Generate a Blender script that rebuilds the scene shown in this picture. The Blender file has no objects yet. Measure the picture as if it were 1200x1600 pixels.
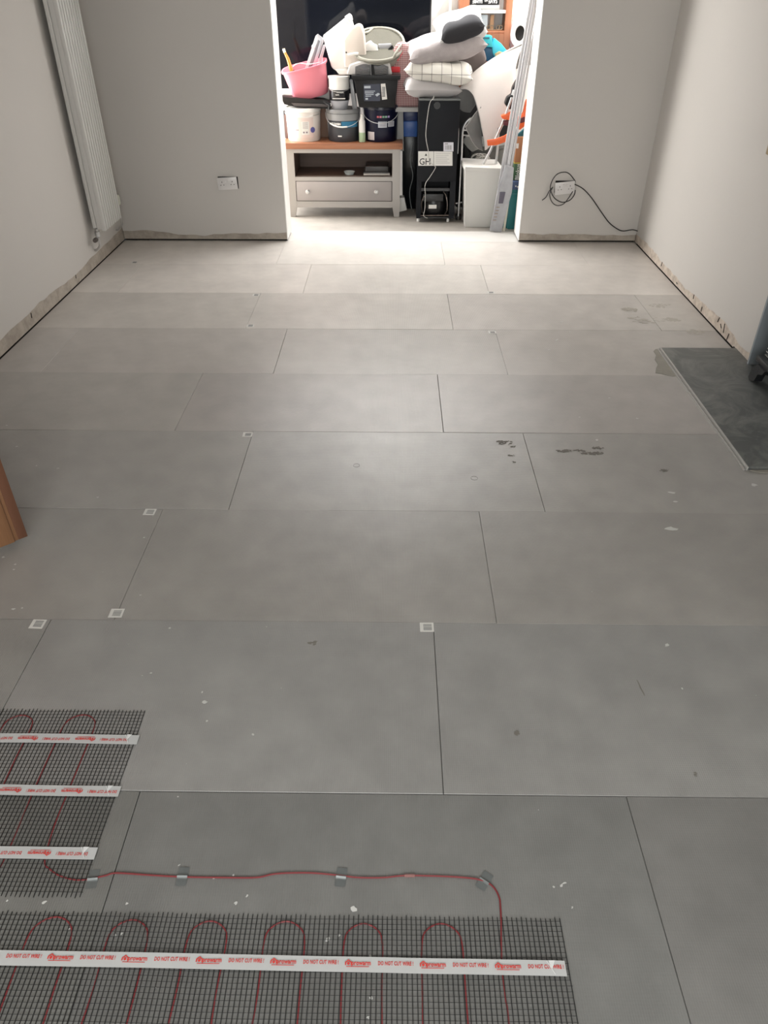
import bpy, bmesh, math, random
from mathutils import Vector, Matrix, noise
random.seed(7)
PI = math.pi
C = bpy.context.scene.collection
scn = bpy.context.scene

# ------------------------------------------------------------------ camera
F, CAMP = 1150.19, Vector((0.0, -1.06945, 1.6242))
YAW, PIT, ROLL = -0.0117085, 0.6230895, 0.000602
FW = Vector((math.sin(YAW)*math.cos(PIT), math.cos(YAW)*math.cos(PIT), -math.sin(PIT)))
R0 = Vector((math.cos(YAW), -math.sin(YAW), 0)); U0 = R0.cross(FW)
RT = R0*math.cos(ROLL) + U0*math.sin(ROLL); UP = U0*math.cos(ROLL) - R0*math.sin(ROLL)
cd = bpy.data.cameras.new('camera'); cam = bpy.data.objects.new('camera', cd); C.objects.link(cam)
cd.sensor_fit = 'VERTICAL'; cd.sensor_height = 24; cd.lens = 24*F/1600; cd.clip_start = .02
M = Matrix((RT, UP, -FW)).transposed().to_4x4(); M.translation = CAMP; cam.matrix_world = M
scn.camera = cam
scn.view_settings.view_transform = 'Standard'; scn.view_settings.look = 'None'
scn.view_settings.gamma = 1; scn.view_settings.use_curve_mapping = False
scn.view_settings.exposure = 0.12
def ray(px, py): return FW*F + RT*(px-600) - UP*(py-800)
def at(px, py, Y): d = ray(px, py); return CAMP + d*((Y-CAMP.y)/d.y)      # point of the photo in the plane y = Y
def onx(px, py, X): d = ray(px, py); return CAMP + d*((X-CAMP.x)/d.x)
def fl(px, py, Z=0.0): d = ray(px, py); return CAMP + d*((Z-CAMP.z)/d.z)

# ------------------------------------------------------------------ world and daylight
w = bpy.data.worlds.new('world'); scn.world = w; w.use_nodes = True
w.node_tree.nodes['Background'].inputs[0].default_value = (.75, .87, 1, 1)
w.node_tree.nodes['Background'].inputs[1].default_value = 1.0
def area(name, loc, aim, sx, sy, power, col=(1, 1, 1), spread=PI):
    l = bpy.data.lights.new(name, 'AREA'); l.shape = 'RECTANGLE'; l.size = sx; l.size_y = sy; l.energy = power; l.color = col; l.spread = spread
    o = bpy.data.objects.new(name, l); C.objects.link(o); o.location = loc
    o.rotation_euler = (Vector(aim)-Vector(loc)).to_track_quat('-Z', 'Y').to_euler(); return o
area('patio_daylight', (-1.86, 5.72, 1.15), (0, 5.35, 1.0), .75, 1.9, 88, (1, .97, .93))
area('skylight_daylight', (.1, 5.76, 2.56), (.1, 5.45, 0), 2.3, .6, 85, (1, .985, .96))
area('side_daylight', (1.83, 5.66, 1.55), (-1, 5.2, .9), .7, 1.3, 38, (1, .97, .94))
area('bay_daylight', (-.1, -2.52, 1.5), (0, 1.5, .9), 2.4, 1.3, 74, (1, .995, .955))

# ------------------------------------------------------------------ geometry helpers
def new(): return bmesh.new()
def merge(bm, t, Mx=None):
    if Mx is not None: t.transform(Mx)
    me = bpy.data.meshes.new('t'); t.to_mesh(me); t.free(); bm.from_mesh(me); bpy.data.meshes.remove(me)
def TR(loc=(0, 0, 0), rot=(0, 0, 0)):
    from mathutils import Euler
    return Matrix.Translation(loc) @ Euler(rot).to_matrix().to_4x4()
def box(bm, c, s, rot=(0, 0, 0), bev=0, seg=2, Mx=None):
    t = new(); bmesh.ops.create_cube(t, size=1)
    for v in t.verts: v.co = Vector((v.co.x*s[0], v.co.y*s[1], v.co.z*s[2]))
    if bev: bmesh.ops.bevel(t, geom=t.edges[:], offset=bev, segments=seg, profile=.5, affect='EDGES')
    m = TR(c, rot); merge(bm, t, (Mx @ m) if Mx else m)
def lo_hi(bm, a, b, bev=0, seg=2):
    a, b = Vector(a), Vector(b); box(bm, (a+b)/2, [abs(x) for x in (b-a)], bev=bev, seg=seg)
def lathe(bm, prof, Mx=None, seg=40, sx=1, sy=1, power=None):
    t = new(); rings = []
    for r, z in prof:
        ring = []
        for k in range(seg):
            a = 2*PI*k/seg; ca, sa = math.cos(a), math.sin(a)
            if power:
                q = (abs(ca)**power+abs(sa)**power)**(-1/power); ca, sa = ca*q, sa*q
            ring.append(t.verts.new((r*ca*sx, r*sa*sy, z)))
        rings.append(ring)
    for a, b in zip(rings, rings[1:]):
        for k in range(seg): t.faces.new((a[k], a[(k+1) % seg], b[(k+1) % seg], b[k]))
    if prof[0][0] > 1e-4: t.faces.new(rings[0][::-1])
    if prof[-1][0] > 1e-4: t.faces.new(rings[-1])
    bmesh.ops.remove_doubles(t, verts=t.verts[:], dist=1e-6)
    merge(bm, t, Mx)
def spline(P, n=6, closed=False):
    P = [Vector(p) for p in P]; out = []; N = len(P)
    rng = range(N) if closed else range(N-1)
    for i in rng:
        if closed: p0, p1, p2, p3 = P[i-1], P[i], P[(i+1) % N], P[(i+2) % N]
        else: p0, p1, p2, p3 = P[max(i-1, 0)], P[i], P[i+1], P[min(i+2, N-1)]
        for k in range(n):
            t = k/n; out.append(.5*((2*p1)+(-p0+p2)*t+(2*p0-5*p1+4*p2-p3)*t*t+(-p0+3*p1-3*p2+p3)*t**3))
    if not closed: out.append(P[-1])
    return out
def tube(bm, pts, r, seg=8, closed=False, smooth=0):
    P = spline(pts, smooth, closed) if smooth else [Vector(p) for p in pts]
    N = len(P); rings = []; n = None
    for i, p in enumerate(P):
        if closed: d = P[(i+1) % N]-P[i-1]
        else: d = P[min(i+1, N-1)]-P[max(i-1, 0)]
        d.normalize()
        if n is None:
            n = d.orthogonal().normalized()
        n = (n-d*n.dot(d))
        if n.length < 1e-6: n = d.orthogonal()
        n.normalize(); b = d.cross(n)
        rr = r(i/(N-1)) if callable(r) else r
        rings.append([bm.verts.new(p+(n*math.cos(2*PI*k/seg)+b*math.sin(2*PI*k/seg))*rr) for k in range(seg)])
    prs = list(zip(rings, rings[1:]))
    if closed: prs.append((rings[-1], rings[0]))
    for a, b2 in prs:
        for k in range(seg): bm.faces.new((a[k], a[(k+1) % seg], b2[(k+1) % seg], b2[k]))
    if not closed: bm.faces.new(rings[0][::-1]); bm.faces.new(rings[-1])
def prism(bm, outline, h, Mx=None, z0=0):
    t = new(); a = [t.verts.new((x, y, z0)) for x, y in outline]; b = [t.verts.new((x, y, z0+h)) for x, y in outline]
    n = len(a); t.faces.new(a[::-1]); t.faces.new(b)
    for i in range(n): t.faces.new((a[i], a[(i+1) % n], b[(i+1) % n], b[i]))
    bmesh.ops.recalc_face_normals(t, faces=t.faces[:]); merge(bm, t, Mx)
def pillow(bm, wx, wy, h, Mx, wr=.012, seed=0, n=22, sag=0):
    t = new()
    for s in (1, -1):
        g = []
        for i in range(n+1):
            row = []
            for j in range(n+1):
                u, v = -1+2*i/n, -1+2*j/n
                pinch = 1-.10*(1-abs(u)**2)*abs(v)**6-.10*(1-abs(v)**2)*abs(u)**6
                x = u*wx/2*(1-.09*abs(u)*(1-v*v)); y = v*wy/2*(1-.09*abs(v)*(1-u*u))
                e = max(0, (1-u**4))*max(0, (1-v**4))
                z = s*h/2*e**.45
                nn = noise.noise(Vector((x*9+seed*3.1, y*9, s*2.0+seed)))*wr*min(1, e*3)
                z += nn - sag*((x/wx*2)**2)*.5
                row.append(t.verts.new((x, y, z)))
            g.append(row)
        for i in range(n):
            for j in range(n):
                q = (g[i][j], g[i+1][j], g[i+1][j+1], g[i][j+1]); t.faces.new(q if s > 0 else q[::-1])
    bmesh.ops.remove_doubles(t, verts=t.verts[:], dist=1e-5)
    merge(bm, t, Mx)
def loft(bm, rings, closed=False):
    R = [[bm.verts.new(p) for p in r] for r in rings]
    for a, b in zip(R, R[1:]):
        n = len(a)
        for k in range(n if closed else n-1): bm.faces.new((a[k], a[(k+1) % n], b[(k+1) % n], b[k]))

# ------------------------------------------------------------------ materials
MATS = {}
def mat(name, col, rough=.6, metal=0, spec=.5, var=0, vscale=6, bump=0, bscale=200, alpha=1, trans=0, coat=0, col2=None):
    if name in MATS: return MATS[name]
    m = bpy.data.materials.new(name); m.use_nodes = True; nt = m.node_tree; N = nt.nodes; L = nt.links
    b = N['Principled BSDF']; b.inputs['Roughness'].default_value = rough; b.inputs['Metallic'].default_value = metal
    b.inputs['Specular IOR Level'].default_value = spec; b.inputs['Alpha'].default_value = alpha
    b.inputs['Transmission Weight'].default_value = trans; b.inputs['Coat Weight'].default_value = coat
    tc = N.new('ShaderNodeTexCoord')
    nz = N.new('ShaderNodeTexNoise'); nz.inputs['Scale'].default_value = vscale; nz.inputs['Detail'].default_value = 5
    L.new(tc.outputs['Object'], nz.inputs['Vector'])
    mx = N.new('ShaderNodeMix'); mx.data_type = 'RGBA'
    c2 = col2 or tuple(c*(1-var) for c in col)
    mx.inputs['A'].default_value = (*col, 1); mx.inputs['B'].default_value = (*c2, 1)
    L.new(nz.outputs['Fac'], mx.inputs['Factor']); L.new(mx.outputs['Result'], b.inputs['Base Color'])
    if bump:
        n2 = N.new('ShaderNodeTexNoise'); n2.inputs['Scale'].default_value = bscale; n2.inputs['Detail'].default_value = 3
        L.new(tc.outputs['Object'], n2.inputs['Vector']); bp = N.new('ShaderNodeBump'); bp.inputs['Strength'].default_value = bump; bp.inputs['Distance'].default_value = .002
        L.new(n2.outputs['Fac'], bp.inputs['Height']); L.new(bp.outputs['Normal'], b.inputs['Normal'])
    MATS[name] = m; return m
def wood(name, a, b_, axis='X', scale=1, rough=.45):
    m = mat(name, a, rough); nt = m.node_tree; N = nt.nodes; L = nt.links
    tc = [n for n in N if n.type == 'TEX_COORD'][0]; nz = [n for n in N if n.type == 'TEX_NOISE'][0]
    mp = N.new('ShaderNodeMapping'); s = {'X': (1.5, 30, 30), 'Y': (30, 1.5, 30), 'Z': (30, 30, 1.5)}[axis]
    mp.inputs['Scale'].default_value = [v*scale for v in s]; L.new(tc.outputs['Object'], mp.inputs['Vector']); L.new(mp.outputs['Vector'], nz.inputs['Vector'])
    nz.inputs['Scale'].default_value = 1; nz.inputs['Distortion'].default_value = .6
    mx = [n for n in N if n.type == 'MIX'][0]; mx.inputs['B'].default_value = (*b_, 1)
    cr = N.new('ShaderNodeMapRange'); cr.inputs[1].default_value = .35; cr.inputs[2].default_value = .65
    L.new(nz.outputs['Fac'], cr.inputs[0]); L.new(cr.outputs[0], mx.inputs['Factor']); return m
def obj(name, bm, m, parent=None, loc=None, smooth=True, ang=40):
    me = bpy.data.meshes.new(name)
    if not isinstance(bm, bpy.types.Mesh):
        bmesh.ops.recalc_face_normals(bm, faces=bm.faces[:])
        off = Vector(parent.get('_o', (0, 0, 0))) if parent else Vector(loc or (0, 0, 0))
        if off.length: bmesh.ops.translate(bm, verts=bm.verts[:], vec=-off)
        bm.to_mesh(me); bm.free()
    if smooth:
        me.polygons.foreach_set('use_smooth', [True]*len(me.polygons)); me.set_sharp_from_angle(angle=math.radians(ang))
    for q in (m if isinstance(m, (list, tuple)) else [m]): me.materials.append(q)
    o = bpy.data.objects.new(name, me); C.objects.link(o)
    if parent: o.parent = parent; o['_o'] = parent.get('_o', (0, 0, 0))
    elif loc: o.location = loc
    return o
def thing(name, label, cat, loc, group=None):
    o = bpy.data.objects.new(name, None); C.objects.link(o); o.empty_display_size = .05
    o.location = loc; o['_o'] = tuple(loc); o['label'] = label; o['category'] = cat
    if group: o['group'] = group
    return o
def solo(name, bm, m, label, cat, group=None, **k):
    xs = [v.co.copy() for v in bm.verts]
    b = Vector((sum(v.x for v in xs)/len(xs), sum(v.y for v in xs)/len(xs), min(v.z for v in xs)))
    o = obj(name, bm, m, None, b, **k); o['_o'] = tuple(b); o['label'] = label; o['category'] = cat
    if group: o['group'] = group
    return o
def struct(name, bm, m, parent=None, **k):
    o = obj(name, bm, m, parent, **k); o['kind'] = 'structure'; return o
def text_bm(bm, s, size, Mx, ext=.0004, bold=0, sx=1):
    cu = bpy.data.curves.new('t', 'FONT'); cu.body = s; cu.size = size; cu.align_x = 'CENTER'; cu.align_y = 'CENTER'; cu.extrude = ext; cu.offset = bold; cu.resolution_u = 2
    o = bpy.data.objects.new('t', cu); C.objects.link(o); bpy.context.view_layer.update()
    me = bpy.data.meshes.new_from_object(o.evaluated_get(bpy.context.evaluated_depsgraph_get()))
    t = new(); t.from_mesh(me); bpy.data.objects.remove(o); bpy.data.curves.remove(cu); bpy.data.meshes.remove(me)
    merge(bm, t, Mx @ Matrix.Diagonal((sx, 1, 1, 1)))
FACE = Matrix.Rotation(PI/2, 4, 'X')     # writing in XY turned to face the camera side (-Y)
def facing(p, rz=0, tilt=0): return Matrix.Translation(p) @ Matrix.Rotation(rz, 4, 'Z') @ Matrix.Rotation(tilt, 4, 'Y') @ FACE

white = mat('white_plastic', (.82, .81, .78), .35, var=.05)
blackp = mat('black_plastic', (.009, .009, .010), .4, spec=.3)
blackm = mat('black_metal', (.014, .015, .018), .4)
steel = mat('steel', (.62, .62, .62), .28, 1)
alu = mat('brushed_aluminium', (.55, .56, .6), .35, .8)
paper = mat('paper_label', (.78, .77, .74), .6, var=.06)
ink = mat('black_ink', (.02, .02, .022), .6)
void = mat('dark_void', (.012, .010, .009), .9)
# ------------------------------------------------------------------ the room
XL, XR, YB, YE, YF, YX = -2.08, 1.86, 4.77, 5.03, -2.6, 6.15
OL, OR, ZC, ZO = -.818, .971, 2.5, 2.25
paint = mat('wall_paint', (.60, .575, .545), .75, var=.04, vscale=1.5, bump=.15, bscale=60)
paintw = mat('white_wall_paint', (.85, .84, .82), .6, var=.03)
plaster = mat('bare_plaster', (.47, .42, .36), .9, vscale=11, bump=.7, bscale=50, col2=(.355, .31, .265))
plasterp = mat('pinkish_plaster', (.66, .58, .50), .9, vscale=14, bump=1, bscale=60, col2=(.45, .38, .32))
for _m in (plaster, plasterp):
    _nt = _m.node_tree; _nz = [n for n in _nt.nodes if n.type == 'TEX_NOISE'][0]; _mx = [n for n in _nt.nodes if n.type == 'MIX'][0]
    _mr = _nt.nodes.new('ShaderNodeMapRange'); _mr.inputs[1].default_value = .40; _mr.inputs[2].default_value = .62; _nz.inputs['Roughness'].default_value = .7
    _nt.links.new(_nz.outputs['Fac'], _mr.inputs[0]); _nt.links.new(_mr.outputs[0], _mx.inputs['Factor'])
ceilm = mat('ceiling_paint', (.78, .77, .75), .8)

# floor boards
def floor_mat():
    m = bpy.data.materials.new('insulation_board'); m.use_nodes = True; nt = m.node_tree; N = nt.nodes; L = nt.links; b = N['Principled BSDF']
    tc = N.new('ShaderNodeTexCoord'); at_ = N.new('ShaderNodeAttribute'); at_.attribute_name = 'tone'
    n1 = N.new('ShaderNodeTexNoise'); n1.inputs['Scale'].default_value = 2.2; n1.inputs['Detail'].default_value = 8; n1.inputs['Roughness'].default_value = .65
    n2 = N.new('ShaderNodeTexNoise'); n2.inputs['Scale'].default_value = 9; n2.inputs['Detail'].default_value = 6
    L.new(tc.outputs['Object'], n1.inputs['Vector']); L.new(tc.outputs['Object'], n2.inputs['Vector'])
    mr = N.new('ShaderNodeMapRange'); mr.inputs[1].default_value = .3; mr.inputs[2].default_value = .7; mr.inputs[3].default_value = .90; mr.inputs[4].default_value = 1.07
    L.new(n1.outputs['Fac'], mr.inputs[0])
    mr2 = N.new('ShaderNodeMapRange'); mr2.inputs[1].default_value = .3; mr2.inputs[2].default_value = .7; mr2.inputs[3].default_value = .94; mr2.inputs[4].default_value = 1.06
    L.new(n2.outputs['Fac'], mr2.inputs[0])
    # waffle: fine ribs along the board, finer ones across
    sep = N.new('ShaderNodeSeparateXYZ'); L.new(tc.outputs['Object'], sep.inputs[0])
    def rib(o, freq):
        a = N.new('ShaderNodeMath'); a.operation = 'MULTIPLY'; a.inputs[1].default_value = freq*2*PI; L.new(sep.outputs[o], a.inputs[0])
        s = N.new('ShaderNodeMath'); s.operation = 'SINE'; L.new(a.outputs[0], s.inputs[0]); return s
    rx, ry = rib('X', 190), rib('Y', 150)
    sm = N.new('ShaderNodeMath'); sm.operation = 'MULTIPLY_ADD'; sm.inputs[1].default_value = .35; L.new(ry.outputs[0], sm.inputs[0]); L.new(rx.outputs[0], sm.inputs[2])
    md = N.new('ShaderNodeMath'); md.operation = 'MULTIPLY_ADD'; md.inputs[1].default_value = .018; md.inputs[2].default_value = 1; L.new(sm.outputs[0], md.inputs[0])
    p1 = N.new('ShaderNodeMath'); p1.operation = 'MULTIPLY'; L.new(mr.outputs[0], p1.inputs[0]); L.new(mr2.outputs[0], p1.inputs[1])
    p2 = N.new('ShaderNodeMath'); p2.operation = 'MULTIPLY'; L.new(p1.outputs[0], p2.inputs[0]); L.new(md.outputs[0], p2.inputs[1])
    vm = N.new('ShaderNodeVectorMath'); vm.operation = 'SCALE'; L.new(at_.outputs['Color'], vm.inputs[0]); L.new(p2.outputs[0], vm.inputs['Scale'])
    L.new(vm.outputs[0], b.inputs['Base Color'])
    rr = N.new('ShaderNodeMapRange'); rr.inputs[1].default_value = .2; rr.inputs[2].default_value = .8; rr.inputs[3].default_value = .30; rr.inputs[4].default_value = .36
    n3 = N.new('ShaderNodeTexNoise'); n3.inputs['Scale'].default_value = 7; n3.inputs['Detail'].default_value = 2; n3.inputs['Roughness'].default_value = .55
    mp = N.new('ShaderNodeMapping'); mp.inputs['Scale'].default_value = (.7, 1.6, 1); L.new(tc.outputs['Object'], mp.inputs[0]); L.new(mp.outputs[0], n3.inputs['Vector'])
    L.new(n3.outputs['Fac'], rr.inputs[0]); L.new(rr.outputs[0], b.inputs['Roughness'])
    b.inputs['Specular IOR Level'].default_value = .5
    bp = N.new('ShaderNodeBump'); bp.inputs['Strength'].default_value = .25; bp.inputs['Distance'].default_value = .0006; L.new(sm.outputs[0], bp.inputs['Height'])
    bp2 = N.new('ShaderNodeBump'); bp2.inputs['Strength'].default_value = .12; bp2.inputs['Distance'].default_value = .01; L.new(n2.outputs['Fac'], bp2.inputs['Height']); L.new(bp.outputs[0], bp2.inputs['Normal'])
    L.new(bp2.outputs[0], b.inputs['Normal']); return m
rows = {-4: [-.5, .7], -3: [-.9, .3, 1.5], -2: [-1.2, 0, 1.2], -1: [-1.816, -.6156, .584], 0: [-1.065, .1346, 1.335], 1: [-.867, .333, 1.533], 2: [-1.817, -.617, .583],
        3: [-.969, .231], 4: [-1.808, -.608, .592], 5: [-.849, .351, 1.551], 6: [-1.778, -.578, .622], 7: [-.83, .37, 1.39]}
tone = {-4: .20, -3: .20, -2: .20, -1: .195, 0: .285, 1: .305, 2: .34, 3: .375, 4: .435, 5: .51, 6: .62, 7: .66}  # boards' own tone plus the opening's daylight put into it, row by row
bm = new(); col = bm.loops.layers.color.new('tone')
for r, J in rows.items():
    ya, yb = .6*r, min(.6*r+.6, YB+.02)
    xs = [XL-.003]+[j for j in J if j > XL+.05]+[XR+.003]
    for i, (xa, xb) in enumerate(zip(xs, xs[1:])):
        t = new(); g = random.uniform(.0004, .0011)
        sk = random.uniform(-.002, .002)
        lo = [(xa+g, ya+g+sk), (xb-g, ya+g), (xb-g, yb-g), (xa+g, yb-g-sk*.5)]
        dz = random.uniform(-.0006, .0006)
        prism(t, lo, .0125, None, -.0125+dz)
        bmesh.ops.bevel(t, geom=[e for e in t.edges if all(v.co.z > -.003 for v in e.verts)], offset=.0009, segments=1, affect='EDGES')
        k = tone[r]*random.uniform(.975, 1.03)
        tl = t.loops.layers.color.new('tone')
        tint = (1.0, .99, .95) if r < 1 else ((1.03, .985, .93) if r < 3 else (1.04, .98, .92))  # farther rows tinted warmer: the warm light is put into the colour
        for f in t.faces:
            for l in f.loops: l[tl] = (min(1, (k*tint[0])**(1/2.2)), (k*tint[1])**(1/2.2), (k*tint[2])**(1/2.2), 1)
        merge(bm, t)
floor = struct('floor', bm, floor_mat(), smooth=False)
sub = new(); lo_hi(sub, (XL-.06, YF-.1, -.05), (XR+.56, YB+.03, -.014)); struct('subfloor', sub, void, floor)
# extension floor: worn concrete/lino with flagstone lines
em = mat('worn_screed', (.43, .40, .365), .5, vscale=9, bump=.5, bscale=25, col2=(.27, .25, .225))
sf = new(); lo_hi(sf, (-1.9, YB+.022, -.05), (1.9, YX+.05, -.0015)); struct('floor', sf, em)
ts = new(); lo_hi(ts, (OL, YB+.005, -.012), (OR, YB+.30, .0006)); 
struct('trim_1', ts, mat('pale_levelling_compound', (.66, .64, .61), .5, var=.15, vscale=8, bump=.3, bscale=30))
# marks on the floor: splashes of paint, adhesive smears
def blob(bm, p, rx, ry, rz=0, n=11, h=.0004, j=.35, z=0.0007):
    out = []
    for k in range(n):
        a = 2*PI*k/n; q = 1+random.uniform(-j, j); x, y = rx*q*math.cos(a), ry*q*math.sin(a)
        out.append((p.x+x*math.cos(rz)-y*math.sin(rz), p.y+x*math.sin(rz)+y*math.cos(rz)))
    prism(bm, out, h, None, z)
def scatter(bm, p, rx, ry, n, sz, h=.0002):
    for _ in range(n):
        a = random.uniform(0, 2*PI); q = random.random()**.7; e = sz*random.uniform(.3, 1.3)
        blob(bm, Vector((p.x+rx*q*math.cos(a), p.y+ry*q*math.sin(a), 0)), e*random.uniform(.8, 2.2), e, random.uniform(-.5, .5), 8, h*random.uniform(.5, 1), .5)
fk = new()
for px, py, s, a, q in [(320,1098,5,.3,.7),(316,1082,2,0,1),(323,1127,2.5,1,.6),(395,1148,3.5,.2,.5),(265,982,3,0,.6),(236,1052,2.5,0,.6),(1042,1008,6,.5,.5),(933,688,4,1.2,.6),(1050,770,9,-.2,.3),(1048,826,14,-.05,.35),
    (1055,784,5,0,.4),(1178,758,6,-.2,.5),(870,531,9,.9,.15),(858,547,4,0,.3),(877,503,3,0,.6),(890,519,2.5,0,.6),(905,652,2.5,0,.5),(952,622,2.5,0,.5),(996,654,3,0,.5),(21,952,4,.2,.6),(35,950,3,0,.6),(22,890,3,-.7,.6),(24,882,2.5,0,.6),(5,871,3,0,.6),(153,777,3,0,.4),(225,840,2.5,1,.5),
    (877,1384,5,.5,.4),(865,1386,3,0,.8),(882,1380,4,.3,.3),(894,1418,2.5,1,.4),(553,1420,5.5,.8,.8),(368,1411,4,.7,.7),(386,1400,3,1,.5),(198,1412,3,.9,.6),(70,1410,5,.5,.4),(11,1408,3,1.2,.4),(278,1245,2,0,.6),(280,1352,2.5,1,.4),(334,1372,2.5,0,.7),(580,1560,4,1.3,.6),(575,1590,3,1.3,.7),
    (512,1468,4.5,.4,.7),(530,1461,3,1,.8),(579,1494,2.5,1,.7),(108,1452,2,1,.7),(180,1461,3,1,.7),(190,1459,2.5,1,.7),(10,665,2.5,0,.7),(26,698,2.5,0,.6),(91,732,3,.2,.3),(57,728,2,0,.6),(220,930,2.5,0,.4),(1066,1076,1.8,0,1),(365,1368,2,0,1),(1140,700,3,0,.4),(840,470,2,0,.5),(925,470,3,0,.3),(760,480,2,0,.5),(455,470,2,0,.4),(146,436,2,0,.6)]:
    p = fl(px, py); sc = (p-CAMP).length/F; blob(fk, p, s*sc*.62, s*q*sc*.9, a, 9, j=.45)
for k in range(70):
    p = Vector((random.uniform(-1.9, 1.7), random.uniform(-.5, 4.2), 0)); s = random.uniform(.0007, .002); blob(fk, p, s, s*random.uniform(.4, 1), random.random()*3, 6)
struct('paint_flecks', fk, mat('dried_white_paint', (.58, .58, .56), .6), floor, smooth=False)
dm = new()
for px, py, s, q in [(790,692,13,.28),(778,690,6,.3),(803,698,6,.3),(799,712,7,.25),(803,722,4,.3),(885,705,16,.12),(905,704,9,.2),(934,700,10,.2),(925,708,18,.1),(1038,735,8,.25),(1087,1210,3,.6),(489,1005,6,.3),(807,1146,4,.7),(1001,1075,1.3,6)]:
    p = fl(px, py); sc = (p-CAMP).length/F; scatter(dm, p, s*sc*.9, s*q*sc*1.9, int(8+s*1.3), .0016+.00022*s) if q < 5 else blob(dm, p, s*sc*.8, s*q*sc*1.8, .12, 10, j=.4, h=.0002)
struct('dirt_smears', dm, mat('ground_in_dirt', (.19, .175, .155), .8, var=.2), floor, smooth=False)
sm = new()
for px, py, s, q in [(1010,500,22,.3),(1032,478,16,.25),(1050,500,12,.3),(985,484,12,.3),(1085,519,12,.4)]:
    p = fl(px, py); sc = (p-CAMP).length/F; scatter(sm, p, s*sc*1.1, s*q*sc*2.2, 34, .0075, .0002)
struct('dust_smears', sm, mat('adhesive_dust', (.44, .41, .36), .36, var=.1), floor, smooth=False)
rg = new()
for px, py, r in [(741, 747, .014), (557, 727, .013)]:
    p = fl(px, py, .001); tube(rg, [(p.x+r*math.cos(a*.3), p.y+r*math.sin(a*.3), .0009) for a in range(21)], .0006, 4, closed=True)
struct('fixing_washers', rg, mat('washer_ring', (.16, .155, .15), .6), floor)

# walls: bare plaster core, painted skim over it that stops short of the floor in a ragged line
def ragged(a, b, base, amp, seed, step=.035):
    pts = []; n = max(3, int(abs(b-a)/step))
    for i in range(n+1):
        s = a+(b-a)*i/n; z = base+noise.noise(Vector((s*2.3, seed, 0)))*amp*1.6+noise.noise(Vector((s*11, seed, 4)))*amp*.5
        pts.append((s, z))
    return pts
GZ = .006
def wall(name, axis, pos, sgn, a, b, th, core, z1=ZC, base=.075, amp=.02, seed=1, skin=True, m=None):
    """slab on plane axis=pos growing away from the room (sgn), from a to b along the other axis"""
    bm = new(); s = .006; GZ = .006 if axis == 'X' else .014
    if axis == 'X': lo_hi(bm, (pos+sgn*s, a, GZ if skin else -.02), (pos+sgn*th, b, z1))
    else: lo_hi(bm, (a, pos+sgn*s, GZ if skin else -.02), (b, pos+sgn*th, z1))
    o = struct(name, bm, core if skin else (m or paint))
    if skin:
        sk = new(); ol = ragged(a, b, base, amp, seed)+[(b, z1), (a, z1)]
        if axis == 'X': Mx = Matrix(((0, 0, sgn, pos), (1, 0, 0, 0), (0, 1, 0, 0), (0, 0, 0, 1)))
        else: Mx = Matrix(((1, 0, 0, 0), (0, 0, sgn, pos), (0, 1, 0, 0), (0, 0, 0, 1)))
        prism(sk, ol, s, Mx); struct('painted_skim', sk, m or paint, o, smooth=False)
        bk = new()
        if axis == 'X': lo_hi(bk, (pos+sgn*.035, a, -.04), (pos+sgn*th*.98, b, GZ))
        else: lo_hi(bk, (a, pos+sgn*.035, -.04), (b, pos+sgn*th*.98, GZ))
        struct('footing_gap', bk, void, o)
    return o
wall('wall_left', 'X', XL, -1, .44, YB+.2, .15, plaster, seed=2.2, base=.085)
wall('wall_left', 'X', XL, -1, YF, -.50, .15, plaster, seed=3.1)
b = new(); lo_hi(b, (XL-.15, -.5, 2.05), (XL, .44, ZC)); struct('wall_left', b, paint)
wr = wall('wall_right', 'X', XR, 1, 2.52, YB+.2, .6, plasterp, seed=5.7, base=.07, amp=.028)
wall('wall_right', 'X', XR, 1, YF, 1.35, .6, plaster, seed=6.7)
b = new(); lo_hi(b, (XR, 1.35, 1.02), (XR+.6, 2.52, ZC)); struct('wall_right', b, paint)
wall('wall_back', 'Y', YB, 1, XL, OL, YE-YB, plaster, seed=8.3, base=.055, amp=.025)
wall('wall_back', 'Y', YB, 1, OR, XR, YE-YB, plaster, seed=9.9, base=.06, amp=.022)
b = new(); lo_hi(b, (OL, YB, ZO), (OR, YE, ZC)); struct('wall_back', b, paint)
# white reveals of the opening
for X, s, nm in ((OL, 1, 'trim_2'), (OR, -1, 'trim_3')):
    b = new(); lo_hi(b, (X, YB+.002, .012), (X+s*.005, YE+.004, ZO)); struct(nm, b, paintw)
# wall behind the camera with its window, ceiling
b = new()
lo_hi(b, (XL-.15, YF-.15, -.02), (-1.35, YF, ZC)); lo_hi(b, (1.15, YF-.15, -.02), (XR+.6, YF, ZC)); lo_hi(b, (-1.35, YF-.15, -.02), (1.15, YF, .8)); lo_hi(b, (-1.35, YF-.15, 2.2), (1.15, YF, ZC))
struct('wall_front', b, paint)
b = new()
for x in (-1.33, -.1, 1.13): lo_hi(b, (x-.03, YF-.1, .8), (x+.03, YF-.04, 2.2))
for z in (.83, 2.17): lo_hi(b, (-1.33, YF-.1, z-.03), (1.13, YF-.04, z+.03))
struct('window_1', b, paintw)
b = new(); lo_hi(b, (XL-.2, YF-.2, ZC), (XR+.7, YE, ZC+.1)); struct('ceiling', b, ceilm)
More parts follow.
